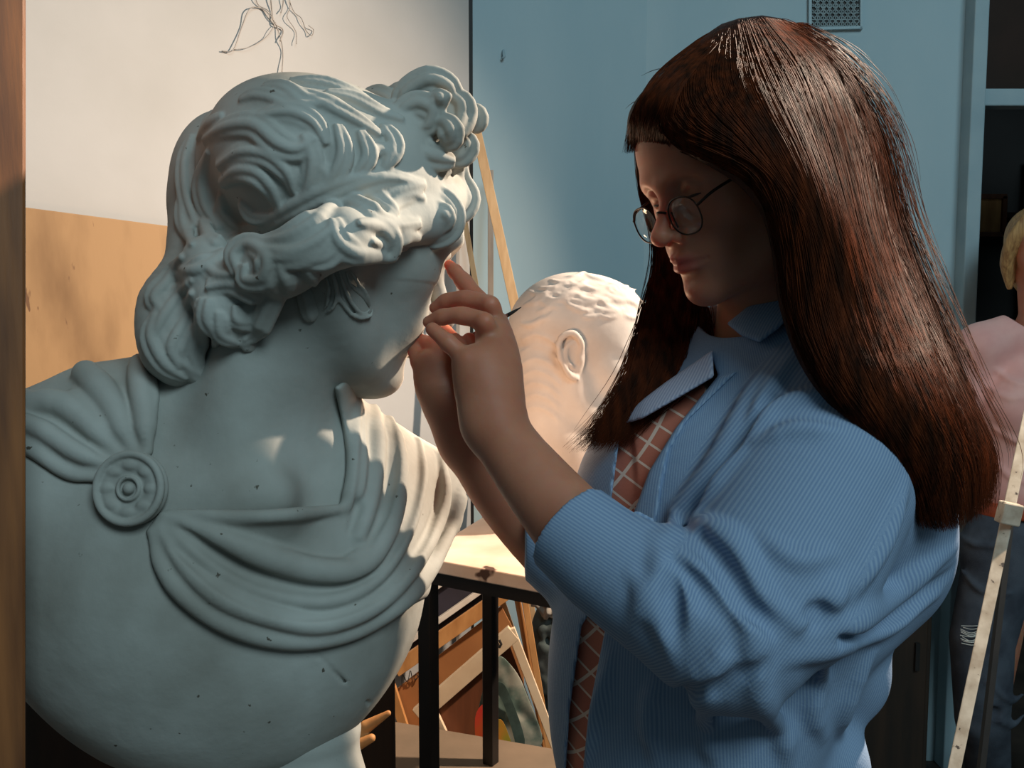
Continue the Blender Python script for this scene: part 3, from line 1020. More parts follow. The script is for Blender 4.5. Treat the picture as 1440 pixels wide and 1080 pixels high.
    V.ell(P(1040, 935, .765), (.035, .04, .03), None, .03)
    base = Sdf(lo3, hi3, h3)
    base.f = V.f.copy()

    def fold(p, r, k=.012, lift=.0, op='u', z=True):
        p = zz(p) if z else p
        c = spl(base.drape(spl(p, 4), lift, back=.95), 2)
        for _ in range(5):
            c[1:-1] = (c[:-2] + 2 * c[1:-1] + c[2:]) / 4
        u = np.linspace(0, 1, len(c))
        r = np.interp(u, np.linspace(0, 1, len(r)), np.asarray(r, float)) * .001
        e = np.clip(np.minimum(u, 1 - u) / .25, 0, 1)
        c[:, 1] += r * 1.0 * (1 - e) ** 2 * (1 if op == 'u' else -1)
        V.tube(c, r * (.35 + .65 * e), k, op)
    for p, r in [([(375, 505), (430, 535), (490, 600), (540, 690), (620, 750)], [7, 9, 10, 9, 6]), ([(335, 575), (390, 625), (450, 700), (500, 760), (530, 815)], [6, 9, 9, 9, 7]),
                 ([(345, 590), (368, 670), (362, 780)], [7, 9, 6]), ([(300, 560), (310, 630), (275, 700), (250, 760)], [6, 8, 8, 6]), ([(480, 710), (525, 770), (520, 860), (450, 890)], [6, 9, 10, 8]),
                 ([(600, 760), (650, 720), (705, 690), (740, 640)], [6, 9, 9, 5]), ([(625, 120), (570, 200), (520, 300), (440, 430), (400, 500)], [6, 9, 9, 9, 6]),
                 ([(590, 130), (520, 220), (440, 370), (350, 500), (320, 570)], [6, 8, 9, 9, 6]), ([(720, 210), (640, 230), (570, 260), (515, 330)], [5, 8, 8, 5]), ([(540, 330), (620, 300), (720, 310)], [4, 6, 4]),
                 ([(985, 570), (880, 650), (760, 740), (640, 780)], [6, 11, 11, 6]), ([(940, 680), (830, 750), (700, 800), (600, 830)], [6, 10, 10, 6]), ([(870, 430), (820, 560), (740, 690)], [6, 9, 6]),
                 ([(560, 560), (620, 600), (700, 590)], [4, 6, 4]), ([(420, 520), (480, 560), (500, 640)], [5, 7, 5]), ([(560, 850), (540, 930), (590, 1000), (600, 1080)], [6, 9, 9, 8]),
                 ([(700, 830), (660, 930), (680, 1010)], [6, 9, 6]), ([(790, 820), (740, 920), (720, 1000)], [6, 9, 6]), ([(300, 880), (280, 960), (300, 1060)], [6, 8, 6]), ([(200, 820), (160, 950), (130, 1080)], [5, 6, 6]),
                 ([(420, 880), (410, 980), (440, 1080)], [6, 8, 8]), ([(460, 800), (430, 850), (360, 880)], [5, 8, 5]), ([(250, 640), (300, 720), (340, 830)], [4, 7, 5])]:
        fold(p, r, .012, .0)
    for p, r in [([(400, 540), (460, 620), (510, 710), (590, 770)], [5, 7, 7, 5]), ([(560, 230), (480, 350), (390, 490)], [4, 6, 4]), ([(340, 600), (420, 690), (480, 770)], [4, 6, 4]), ([(640, 730), (680, 720), (660, 760)], [6, 7, 4]),
                 ([(540, 840), (450, 900), (330, 900)], [6, 7, 5]), ([(1000, 620), (860, 720), (720, 780)], [4, 6, 4]), ([(330, 640), (345, 720), (340, 790)], [4, 5, 3])]:
        fold(p, r, .012, .004, 's')
    cz = P(850, 785, .795) - P(800, 742, .812)
    cz /= np.linalg.norm(cz)
    V.tube([P(800, 742, .812) - cz * .03, P(800, 742, .812) + cz * .045], [.0415, .0465], .002)
    # opening down the front
    y = V.pix()[2]
    for poly, d1 in (([(1010, 528), (1000, 500), (873, 602), (858, 716), (852, 780), (900, 780), (888, 738), (915, 662), (950, 602)], 1.05), ([(850, 830), (818, 880), (801, 1000), (793, 1130), (815, 1130), (828, 1000), (852, 880)], 1.12)):
        d = np.maximum(np.maximum(V.polygon(poly), y - d1), .845 - y)
        V.f = np.maximum(V.f, -d)
    # neck opening and cuffs
    V.tube([WT(-.13, 0, -.30), P(1080, 500, .955)], [.066, .066], .01, 's')
    ax = P(745, 690, .845) - P(860, 795, .79)
    ax /= np.linalg.norm(ax)
    xx = np.cross(ax, (0, 0, 1.0))
    xx /= np.linalg.norm(xx)
    Mc = np.stack([xx, np.cross(ax, xx), ax], 1)
    V.box(P(800, 742, .812) + ax * .06, (.08, .08, .06), Mc, 0, 0, 's')
    V.tube([P(800, 742, .812) + ax * .05, P(800, 742, .812) - ax * .03], [.035, .034], .003, 's')
    sh = V.mesh('shirt', MAT['shirt'], root)
    # stripes run along each sleeve and down the trunk
    n = len(sh.data.vertices)
    v = np.empty(n * 3, np.float32)
    sh.data.vertices.foreach_get('co', v)
    v = toC(v.reshape(-1, 3).astype(float) )
    axes = [(P(1185, 585, .872), P(1015, 880, .762), .085), (P(1015, 880, .762), P(800, 742, .812), .062), (P(955, 590, 1.055), P(890, 850, 1.06), .07), (P(890, 850, 1.06), P(738, 735, 1.012), .055)]
    ctr = P(1040, 800, .97)
    st = np.arctan2((v - ctr) @ WB[:, 1], (v - ctr) @ WB[:, 0]) * .15
    best = np.full(n, 9.0)
    for a, b, r in axes:
        ab = b - a
        t = np.clip(((v - a) @ ab) / (ab @ ab), 0, 1)
        w = v - a - t[:, None] * ab
        d = np.linalg.norm(w, axis=1) / r
        ax1 = ab / np.linalg.norm(ab)
        e1 = np.cross(ax1, (0, 1.0, 0))
        e1 /= np.linalg.norm(e1)
        s_ = w @ e1
        sel = (d < best) & (d < 1.12)
        st = np.where(sel, s_, st)
        best = np.where(sel, d, best)
    sh.data.attributes.new('stripe', 'FLOAT', 'POINT').data.foreach_set('value', st.astype(np.float32))

    def flap(name, poly, t, near, far, m):
        K = Sdf(lo3, hi3, h3)
        K.shell(base, t, poly, soft=.003)
        K.f = np.maximum(np.maximum(K.f, K.pix()[2] - far), near - K.pix()[2])
        K.f = np.maximum(K.f, K.pix()[2] - far)
        K.f = np.maximum(K.f, -(base.f + .004))
        o = K.mesh(name, m, root)
        o.data.attributes.new('stripe', 'FLOAT', 'POINT').data.foreach_set('value', (toC(np.array([q.co[:] for q in o.data.vertices])) @ WB[:, 1]).astype(np.float32))
        return o
    c1 = flap('collar', [(1022, 455), (1075, 412), (1130, 425), (1095, 462), (1068, 482), (1042, 472)], .013, .80, .93, MAT['shirt'])
    c2 = flap('collar', [(862, 602), (882, 578), (935, 538), (1002, 492), (1004, 530), (950, 562), (905, 588)], .009, .86, 1.02, MAT['shirt_pale'])
    c2['label'] = 'pale lilac open lapel on the far side'
    flap('placket', [(1010, 530), (950, 602), (913, 662), (884, 740), (920, 745), (930, 690), (942, 632), (968, 590), (1040, 520)], .0035, .80, 1.05, MAT['shirt'])
    # buttons
    for x, y_ in ((889, 576),):
        p = P(x, y_, (base.cast(x, y_) or 1.0) - .0105)
        q = Sdf(p - .012, p + .012, .0007)
        q.ell(p, (.0052, .0022, .0052))
        q.ell(p - [0, .003, 0], (.003, .0014, .003), None, .001, 's')
        q.mesh('button', MAT['button'], root)

    # ---- jeans and shoes, below the frame
    J = Sdf([-.0, .72, -1.52], [.46, 1.2, -.33], .008)
    J.ell(P(985, 1130, .97) + [0, 0, -.06], (.115, .155, .14), WB)
    lat = WB[:, 1]
    hip = P(985, 1130, .97) + [0, 0, -.08]
    feet = []
    for s_ in (-1, 1):
        f = toC([0, 0, .06]) * [0, 0, 1] + (hip + lat * .10 * s_) * [1, 1, 0]
        f[2] = toC(np.append(toW(hip + lat * .10 * s_)[:2], .09))[2]
        f[1] = toC(np.append(toW(hip + lat * .10 * s_)[:2], .09))[1]
        feet.append(f)
        J.tube([hip + lat * .085 * s_, (hip + f) / 2 + lat * .09 * s_, f], [.085, .06, .048], .03)
    J.mesh('jeans', MAT['denim'], root)
    for f in feet:
        g = f + [0, 0, -.045]
        K = Sdf(g - [.2, .2, .06], g + [.2, .2, .08], .006)
        K.tube([g - WB[:, 0] * .03, g + WB[:, 0] * .12], [.042, .036], 0)
        K.box(g - [0, 0, .06], (.3, .3, .025), np.eye(3), 0, 0, 's')
        K.mesh('shoe', MAT['dark'], root)
    woman_hair(root)
    return root


def woman_hair(root):
    h = .0030
    S = Sdf([.08, .72, -.20], [.53, 1.12, .42], h)
    H = WT.H
    e = lambda c, r, k, op='u': S.ell(WT(*c), np.array(r) * H, WT.M, k, op)
    e((-.07, 0, .155), (.45, .36, .385), 0)
    e((.20, 0, .30), (.24, .25, .17), .02)
    e((.47, 0, -.10), (.30, .46, .385), .012, 's')
    e((.25, -.30, -.30), (.32, .14, .40), .012, 's')
    near = [
        [(985, 72, .86), (940, 135, .835), (958, 190, .80), (1030, 215, .785), (1085, 250, .785), (1112, 340, .80), (1118, 440, .815), (1160, 535, .795), (1215, 610, .79), (1265, 690, .80)],
        [(1010, 52, .87), (995, 130, .80), (1055, 205, .78), (1125, 300, .79), (1150, 420, .80), (1185, 530, .785), (1240, 620, .79), (1295, 745, .81)],
        [(1040, 42, .88), (1065, 130, .795), (1118, 230, .80), (1160, 340, .81), (1195, 460, .815), (1243, 570, .785), (1295, 660, .785), (1325, 752, .80)],
        [(1075, 38, .90), (1125, 105, .845), (1165, 220, .85), (1198, 340, .855), (1238, 470, .83), (1285, 580, .795), (1328, 670, .80), (1340, 748, .81)],
        [(1088, 42, .93), (1155, 98, .91), (1198, 200, .92), (1223, 330, .92), (1265, 450, .89), (1312, 560, .83), (1350, 650, .825), (1355, 735, .835)],
        [(1090, 46, .96), (1152, 104, .98), (1200, 195, 1.0), (1230, 320, 1.0), (1273, 440, .96), (1322, 560, .91), (1358, 650, .89), (1352, 720, .88)]]
    far = [
        [(985, 72, .89), (915, 140, .91), (897, 195, .925), (905, 270, .965), (928, 350, .985), (915, 430, .965), (892, 520, .935), (855, 590, .925), (830, 630, .925)],
        [(1000, 66, .92), (930, 140, .96), (915, 230, .975), (935, 320, .99), (948, 400, .975), (928, 510, .94), (885, 585, .93), (846, 632, .93)],
        [(1010, 60, .95), (950, 140, .99), (940, 250, 1.0), (965, 360, .99), (985, 440, .965), (980, 510, .94), (935, 560, .93), (870, 610, .93)]]
    dense = []
    for a, b in zip(near[:-1], near[1:]):
        a_, b_ = (spl(np.array(k, float), 10)[np.linspace(0, 10 * (len(k) - 1), 12).astype(int)] for k in (a, b))
        dense += [a_ * (1 - f) + b_ * f for f in (0, .33, .67)]
    dense.append(near[-1])
    for g in dense:
        S.tube(spl([P(*p) for p in g], 5), [.006, .015, .018, .020, .020, .019, .017, .010, .003], .014)
    for g in far:
        S.tube(spl([P(*p) for p in g], 5), [.014, .016, .012, .008, .006, .006, .005, .004, .002], .008)
    for k in range(3):                                           # the back of the head, away from the camera
        o = np.array([-.03 - .03 * k, .06 + .05 * k, 0])
        S.tube(spl([P(1095, 50, .97) + o * .3, P(1150, 110, .97) + o, P(1195, 210, .975) + o, P(1225, 340, .97) + o, P(1260, 460, .96) + o * .9, P(1305, 570, .95) + o * .8, P(1340, 680, .94) + o * .6], 5), [.02, .03, .034, .034, .03, .024, .01], .02)
    S.blur(5)
    hair = S.mesh('hair', MAT['hair'], root, relax=1)

    # depth of the mass behind every fourth pixel
    X = np.arange(780, 1420, 4)
    Y = np.arange(10, 790, 4)
    gx, gy = np.meshgrid(X, Y, indexing='ij')
    dm = np.full(gx.shape, np.nan)
    open_ = np.ones(gx.shape, bool)
    ray = np.stack([(gx - 720) / F, np.ones(gx.shape), (540 - gy) / F], -1)
    for t in np.arange(.72, 1.1, h * .6):
        i = np.nonzero(open_)
        if len(i[0]) == 0:
            break
        hit = S.sample(ray[i] * t) < 0
        dm[i[0][hit], i[1][hit]] = t
        open_[i[0][hit], i[1][hit]] = False

    def depth(x, y):
        i = np.clip(((x - 780) / 4).round().astype(int), 0, len(X) - 1)
        j = np.clip(((y - 10) / 4).round().astype(int), 0, len(Y) - 1)
        return dm[i, j]

    r = np.random.default_rng(11)
    NP = 34

    def lay(guides, count, rad, lift, wild, wave=3.0, over=0.0, cutv=.16):
        G = np.array([spl(np.array(g, float), 12)[np.linspace(0, 12 * (len(g) - 1), NP).astype(int)] for g in guides])
        m = len(guides)
        paths = np.empty((count, NP, 3))
        t = np.linspace(0, 1, NP)
        for k in range(count):
            u = r.random() * (m - 1 + over) - (0 if not over else 0)
            clump = round(u * 9) / 9
            a = min(int(u), m - 2)
            f = u - a
            b = G[a] * (1 - f) + G[a + 1] * f
            a2 = min(int(clump), m - 2)
            f2 = clump - a2
            cl = G[a2] * (1 - f2) + G[a2 + 1] * f2
            wgt = (t ** 1.5 * .65)[:, None]
            p = b * (1 - wgt) + cl * wgt
            ph = r.random() * 6.28
            p[:, 0] += np.sin(t * (6 + 5 * r.random()) + ph) * wave * (t * 1.6) + r.normal(0, wild) * t ** 2
            p[:, 1] += np.cos(t * 7 + ph * 1.7) * wave * .7 * t
            cut = 1 - cutv * r.random() ** 2
            q = np.array([np.interp(t * cut, t, p[:, j]) for j in range(3)]).T
            d = depth(q[:, 0], q[:, 1])
            # outward lift over the mass; where the ray misses it keep the guide's own depth
            base_d = np.where(np.isnan(d), q[:, 2], d)
            for _ in range(2):
                base_d[1:-1] = (base_d[:-2] + base_d[1:-1] * 2 + base_d[2:]) / 4
            q[:, 2] = base_d - lift * (r.random() ** 1.3) * (.35 + .65 * np.minimum(1, t * 4)) - .0012
            paths[k] = np.stack([(q[:, 0] - 720) / F * q[:, 2], q[:, 2], (540 - q[:, 1]) / F * q[:, 2]], -1)
        return paths, rad * r.uniform(.7, 1.25, count)

    def strands(name, sets):
        V, Q, base = [], [], 0
        for paths, rad in sets:
            n, m, _ = paths.shape
            t = np.gradient(paths, axis=1)
            t /= np.linalg.norm(t, axis=2, keepdims=True) + 1e-9
            a = np.cross(t, np.array([0, 1.0, 0]))
            a /= np.linalg.norm(a, axis=2, keepdims=True) + 1e-9
            b = np.cross(t, a)
            w = (rad[:, None] * np.concatenate([np.ones(m - 8), np.linspace(1, .25, 8)])[None, :])[:, :, None]
            ring = np.stack([paths + w * (math.cos(q) * a + math.sin(q) * b) for q in (0.5, 2.6, 4.7)], 2)
            V.append(ring.reshape(-1, 3))
            idx = base + np.arange(n * m * 3).reshape(n, m, 3)
            for k in range(3):
                k2 = (k + 1) % 3
                Q.append(np.stack([idx[:, :-1, k], idx[:, :-1, k2], idx[:, 1:, k2], idx[:, 1:, k]], -1).reshape(-1, 4))
            base += n * m * 3
        o = link_mesh(name, toW(np.vstack(V)), np.vstack(Q), MAT['hair_strand'], hair)
        o['kind'] = 'stuff'
        return o
    sn = [[(x + dx, y - dy, d) for x, y, d in g] for g, dx, dy in zip(near, (-8, 0, 0, 6, 18, 38), (4, 4, 4, 6, 8, 8))]
    top = [(1000, 44, .95), (1015, 34, .96), (1040, 26, .97), (1072, 22, .98), (1098, 26, 1.0), (1112, 34, 1.02)]
    sn = [[a] + g for a, g in zip(top, sn)]
    sn = [[(1000, 44, .95), (982, 80, .87), (930, 144, .84), (942, 205, .815), (1018, 236, .80), (1074, 270, .80), (1100, 345, .81), (1112, 440, .825), (1135, 510, .815)]] + sn
    front = [[(1020, 34, .96), (975, 60, .93), (920, 108, .90), (890, 160, .90), (880, 216, .905)], [(1020, 34, .96), (985, 70, .89), (935, 120, .85), (902, 165, .86), (892, 214, .87)],
             [(1020, 34, .96), (990, 72, .88), (945, 125, .835), (920, 172, .84), (932, 210, .845)], [(1020, 34, .96), (995, 80, .86), (955, 135, .825), (945, 182, .82), (990, 226, .81)]]
    strands('hair_strands', [lay(sn, 6200, .00034, .006, 6), lay(front, 1500, .00032, .004, 2, wave=1.5, cutv=.22), lay(far, 2600, .00030, .014, 14, wave=9.0)])
    # loose flyaway hairs along the back and over the crown
    fly = []
    for k in range(220):
        t0 = r.random()
        g = spl(np.array(sn[6 if r.random() < .8 else 5], float), 12)
        i = int((.08 + .8 * t0) * (len(g) - 30))
        seg = g[i:i + int(14 + 26 * r.random())]
        s0 = np.linspace(0, 1, len(seg))
        out = 18 + 26 * r.random()
        q = seg.copy()
        q[:, 0] += out * np.sin(s0 * 1.9) * r.uniform(.2, 1.0)
        q[:, 1] += -out * .5 * s0 * r.random()
        q[:, 2] += r.normal(0, .012)
        q = np.array([np.interp(np.linspace(0, 1, NP), s0, q[:, j]) for j in range(3)]).T
        fly.append(np.stack([(q[:, 0] - 720) / F * q[:, 2], q[:, 2], (540 - q[:, 1]) / F * q[:, 2]], -1))
    for k in range(40):
        x0 = r.uniform(900, 1120)
        y0 = np.interp(x0, [895, 940, 1000, 1060, 1120], [175, 112, 58, 36, 50])
        L = r.uniform(20, 60)
        s0 = np.linspace(0, 1, NP)
        an = r.uniform(-2.6, -.6)
        q = np.stack([x0 + math.cos(an) * L * s0 * .7 + 10 * s0 ** 2 * r.normal(), y0 + 8 - 24 * np.sin(s0 * 2.4) * r.random() + L * .2 * s0, np.full(NP, .92)], 1)
        fly.append(np.stack([(q[:, 0] - 720) / F * q[:, 2], q[:, 2], (540 - q[:, 1]) / F * q[:, 2]], -1))
    strands('flyaway_strands', [(np.array(fly), np.full(len(fly), .00036))])


def build_glasses():
    g = thing('eyeglasses', 'thin dark metal framed round eyeglasses worn by the long haired person', 'glasses', toW(WT(.40, 0, -.01)))
    tilt = np.array([math.cos(.12), 0, -math.sin(.12)])
    up = np.array([math.sin(.12), 0, math.cos(.12)])
    cx = np.array([.420, 0, -.095])
    a = np.linspace(0, 2 * math.pi, 41)
    rx, rz = .086, .080
    for s in (-1, 1):
        c = cx + np.array([-.012, s * .132, 0])
        nrm = np.array([1, s * .10, 0])
        lat = np.array([-.10 * s, 1, 0])
        ring = np.array([c + lat * rx * np.sign(math.cos(t)) * abs(math.cos(t)) ** .85 + up * rz * np.sign(math.sin(t)) * abs(math.sin(t)) ** .85 for t in a])
        b = MB()
        b.tube(toW(WT(ring)), .0008, 8, False)
        b.build('rim', MAT['glasses'], g, True)
        b = MB()
        n = 40
        outer = toW(WT(ring[:n]))
        mid = toW(WT(c + (ring[:n] - c) * .5 + np.array([.006, 0, 0])))
        cen = toW(WT(c + np.array([.009, 0, 0])))
        off = toW(WT(.0025, 0, 0)) - toW(WT(0, 0, 0))
        fr = [outer, mid]
        vv = np.vstack([outer, mid, cen[None], outer + off, mid + off, (cen + off)[None]])
        o2 = 2 * n + 1
        fc = []
        for i in range(n):
            j = (i + 1) % n
            fc += [(i, i + n, j + n, j), (i + n, 2 * n, j + n), (i + o2, j + o2, j + n + o2, i + n + o2), (i + n + o2, j + n + o2, 2 * n + o2), (i, j, j + o2, i + o2)]
        b.add(vv, fc)
        b.build('lens', MAT['lens'], g, True)
        b = MB()
        b.tube(toW(WT(spl([c + lat * s * rx * .98 + up * .03, (.34, s * .262, -.03), (.20, s * .295, .0), (0, s * .335, .03), (-.08, s * .35, .03), (-.14, s * .345, -.04)], 5))), [.0013, .0014, .0013, .0013, .0016, .0016], 8)
        b.build('temple', MAT['glasses'], g, True)
        b = MB()
        b.tube(toW(WT(spl([c - lat * s * rx * .7 + up * -.04, (.40, s * .045, -.07), (.395, s * .042, -.085)], 4))), .0008, 6)
        b.build('nose_pad', MAT['glasses'], g, True)
    b = MB()
    b.tube(toW(WT(spl([cx + [-.005, -.03, .03], cx + [.012, 0, .042], cx + [-.005, .03, .03]], 6))), .0012, 8)
    b.build('bridge', MAT['glasses'], g, True)


def build_brush():
    g = thing('sculpting_brush', 'thin dark brush held between the fingers of the glowing hand', 'brush', W(675, 467, .98))
    a, b = P(640, 487, .985), P(733, 432, .975)
    L = lambda t: a + (b - a) * t
    m = MB()
    m.tube(toW(np.array([L(t) for t in np.linspace(0, .80, 8)])), [.0028, .0032, .0030, .0024, .0022], 10)
    m.build('handle', MAT['wood_red'], g, True)
    m = MB()
    m.tube(toW(np.array([L(t) for t in np.linspace(.79, 1.0, 6)])), [.0022, .0016, .0004], 8)
    m.build('tip', MAT['dark'], g, True)
# ======================= room and everything else =======================
def build_room():
    st = lambda b, n, m, bev=0.0: tag(b.build(n, m, None, False, bev), kind='structure')
    b = MB()
    b.box((.3, 2.2, -.05), (3.2, 3.2, .05))
    st(b, 'floor', MAT['floor'])
    # white boarded wall behind the bust, then the blue painted walls
    def wall(name, p, q, m, t=.06, z0=0.0, z1=3.2):
        p, q = np.array(p, float), np.array(q, float)
        d = (q - p) / np.linalg.norm(q - p)
        n = np.array([-d[1], d[0]])
        b = MB()
        b.box(np.append((p + q) / 2 + n * t / 2, (z0 + z1) / 2), (np.linalg.norm(q - p) / 2, t / 2, (z1 - z0) / 2), np.array([[d[0], n[0], 0], [d[1], n[1], 0], [0, 0, 1]]))
        return st(b, name, m)
    X = lambda px, d: (px - 720) / F * d
    A = (-1.75, 1.15)
    B = (X(661, 2.62), 2.62)
    wall('wall_left', A, B, MAT['white_wall'])
    C1 = (X(664, 2.68), 2.66)
    D = (X(905, 3.0), 3.02)
    E = (X(1343, 2.92), 2.92)
    wall('wall_back', (C1[0] - .35, C1[1] - .18), D, MAT['blue_wall'])
    wall('wall_right', D, (E[0], E[1]), MAT['blue_wall'])
    # doorway: jamb, rail and dark room beyond
    b = MB()
    b.box((E[0] + .012, E[1] - .01, 1.5), (.022, .05, 1.7))
    st(b, 'trim_1', MAT['blue_trim'], .004)
    b = MB()
    b.box((E[0] + .52, E[1] + .0, W(1400, 146, 2.92)[2]), (.52, .03, .026))
    st(b, 'trim_2', MAT['blue_trim'], .004)
    b = MB()
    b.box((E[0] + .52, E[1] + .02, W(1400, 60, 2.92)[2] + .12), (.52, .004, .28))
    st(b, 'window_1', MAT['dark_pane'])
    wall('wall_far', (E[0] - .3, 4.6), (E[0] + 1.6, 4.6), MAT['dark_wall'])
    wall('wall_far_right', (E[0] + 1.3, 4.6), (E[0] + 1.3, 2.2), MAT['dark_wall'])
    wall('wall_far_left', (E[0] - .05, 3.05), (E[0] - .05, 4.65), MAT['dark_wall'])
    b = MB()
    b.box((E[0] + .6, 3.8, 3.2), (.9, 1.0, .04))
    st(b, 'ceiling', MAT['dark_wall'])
    return A, B


def P_on(px, py, o, n):
    """world point where a pixel's ray meets the plane through o with normal n"""
    r = RC @ np.array([(px - 720) / F, 1.0, (540 - py) / F])
    return CAM + r * (((o - CAM) @ n) / (r @ n))


def build_props(A, B):
    A, B = np.array([*A, 0.0]), np.array([*B, 0.0])
    dw = (B - A) / np.linalg.norm(B - A)
    nw = np.array([dw[1], -dw[0], 0])                   # wall_left's normal, into the room
    # dark gap strip where the board ends
    # ---- pencil marks and wire hanging on the white wall
    wv = thing('hanging_wire', 'twisted grey wires hanging on the white wall above the curly bust', 'wire', P_on(400, 40, A + nw * .012, nw))
    for pts, r in (([(358, -20), (362, 5), (378, 16), (388, 35), (395, 55), (398, 78), (396, 112)], .0011), ([(388, 33), (372, 14), (352, 12), (340, 38), (328, 70), (312, 72)], .0013), ([(386, 36), (374, 52), (352, 66), (328, 70)], .0008),
                   ([(380, -20), (382, 10), (386, 32), (398, 42), (394, 58)], .0015), ([(405, -20), (408, 8), (404, 24), (416, 44), (417, 62)], .0009), ([(402, -20), (412, 14), (424, 26), (430, 42), (438, 50), (441, 42), (434, 36)], .0010), ([(400, -20), (398, 6), (395, 18)], .0012)):
        m = MB()
        q = spl(pts, 6)
        m.tube([P_on(x, y, A + nw * (.007 + .003 * math.sin(i * .6)), nw) for i, (x, y) in enumerate(q)], r, 6)
        m.build('wire_strand', MAT['wire'], wv, True)
    # ---- plywood sheet leaning on that wall
    o = A + nw * .05
    b = MB()
    pl = [P_on(x, y, o, nw) for x, y in ((-60, 280), (262, 322))]
    u = [np.array([p[0], p[1], 0]) + nw * .10 for p in pl]
    b.slab([u[0], u[1], pl[1], pl[0]], np.cross(pl[1] - pl[0], (0, 0, 1.0)) / np.linalg.norm(pl[1] - pl[0]) * -.0, .0) if False else None
    b.slab([u[0], u[1], pl[1], pl[0]], nw, .012)
    tag(b.build('plywood_sheet', MAT['plywood'], None, False, .002), 'stained honey coloured plywood sheet leaning behind the curly bust', 'board')
    # ---- upright timber at the edge of the view
    c = W(12, 500, .70)
    b = MB()
    an = math.radians(38)
    M = np.array([[math.cos(an), -math.sin(an), 0], [math.sin(an), math.cos(an), 0], [0, 0, 1]])
    e = W(37, 500, .80)
    # its visible face is turned towards the lamp
    hx, hy = .03, .05
    upv = np.array([0, math.sin(PITCH), math.cos(PITCH)])
    x1 = M[:, 0] - upv * (M[:, 0] @ upv)
    x1 /= np.linalg.norm(x1)
    M = np.stack([x1, np.cross(upv, x1), upv], 1)
    cc = e - M @ np.array([hx, -hy, 0])
    k0, k1 = -(cc[2] - .01) / upv[2], .75
    b.box(cc + upv * (k0 + k1) / 2, (hx, hy, (k1 - k0) / 2), M)
    post = tag(b.build('wooden_post', MAT['post'], None, False, .003), 'upright stained timber post in front of the bust shoulder', 'post')
    # ---- dark panel low behind the bust
    b = MB()
    o = np.array([-.62, 1.5, .55])
    b.box(o, (.42, .02, .55), rot(math.radians(8), 0, 0))
    tag(b.build('wooden_board', MAT['dark_wood'], None, False, .004), 'dark stained wooden panel standing low behind the bust', 'board')
    # ---- stand that carries the bust
    bt = toW(P(425, 1085, 1.19 * SC) - np.array([0, 0, .125 * SC]))
    s = thing('sculpture_stand', 'wooden pedestal under the curly bust', 'stand', (bt[0], bt[1], 0))
    zt = bt[2] - .006
    b = MB()
    b.box((bt[0], bt[1], zt - .02), (.16, .16, .02))
    b.build('top', MAT['plat'], s, False, .004)
    b = MB()
    b.box((bt[0], bt[1], (zt - .04) / 2), (.11, .11, (zt - .04) / 2))
    b.build('column', MAT['plat'], s, False, .004)
    # ---- grey platform behind
    ZP = .55
    p = [at_z(490, 1003, ZP), at_z(800, 1056, ZP)]
    q = [at_z(452, 1140, ZP), at_z(800, 1112, ZP)]
    b = MB()
    f = [q[0], q[1], p[1], p[0]]
    b.slab(f, (0, 0, 1.0), -.05)
    t = thing('platform', 'low grey brown plank platform under the black table legs', 'platform', (*((p[0] + q[1]) / 2)[:2], 0))
    b.build('top', MAT['plat'], t, False, .003)
    cen = sum(f) / 4
    for k in f:
        e = cen + (k - cen) * .8
        b = MB()
        b.box((e[0], e[1], (ZP - .05) / 2), (.025, .025, (ZP - .05) / 2))
        b.build('leg', MAT['dark_wood'], t)
    # ---- table
    K = W(603, 792, 1.5)
    zt = K[2] + .012
    K2 = at_z(800, 829, K[2])
    rear = at_z(690, 1073, ZP)
    ex = (K2 - K) * [1, 1, 0]
    ex /= np.linalg.norm(ex)
    ey = np.array([-ex[1], ex[0], 0])
    if ey[1] < 0:
        ey = -ey
    wid = .40
    dep = float((rear - K) @ ey)
    sh = float((rear - K) @ ex)
    tb = thing('work_table', 'black legged work table with scratched pale plywood top', 'table', (*(K + ex * wid / 2 + ey * dep / 2)[:2], ZP))
    c0 = K - ex * .012 - ey * .012
    top = [c0, c0 + ex * (wid + .02), c0 + ex * (wid + .02 + sh * .0) + ey * (dep + .05), c0 + ey * (dep + .05) + ex * sh * .8]
    b = MB()
    zz_ = zt
    b.slab([np.array([k[0], k[1], zz_]) for k in top], (0, 0, 1.0), -.022)
    b.build('table_top', MAT['table_top'], tb, False, .002)
    M = np.stack([ex, ey, (0, 0, 1.0)], 1)
    zb = zz_ - .022
    fr = lambda p, r: (b.box(p, r, M))
    for (a, c) in ((K, K + ex * wid), (K + ey * dep + ex * sh * .8, K + ey * dep + ex * wid)):
        b = MB()
        m_ = (a + c) / 2
        b.box((m_[0], m_[1], zb - .010), (np.linalg.norm(c - a) / 2, .010, .010), M)
        b.build('frame_rail', MAT['black'], tb)
    b = MB()
    b.bar(np.append((K)[:2], zb - .010), np.append((K + ey * dep + ex * sh * .8)[:2], zb - .010), .02, .02, (0, 0, 1))
    b.build('frame_rail', MAT['black'], tb)
    for k in (K + ex * -.002, rear, K + ex * (wid - .01), K + ex * (wid - .01) + ey * dep):
        b = MB()
        b.box((k[0], k[1], (zb + ZP) / 2), (.0125, .0125, (zb - ZP) / 2), M)
        b.build('leg', MAT['black'], tb, False, .002)
    # ---- second bust on the table
    bust2(zt)
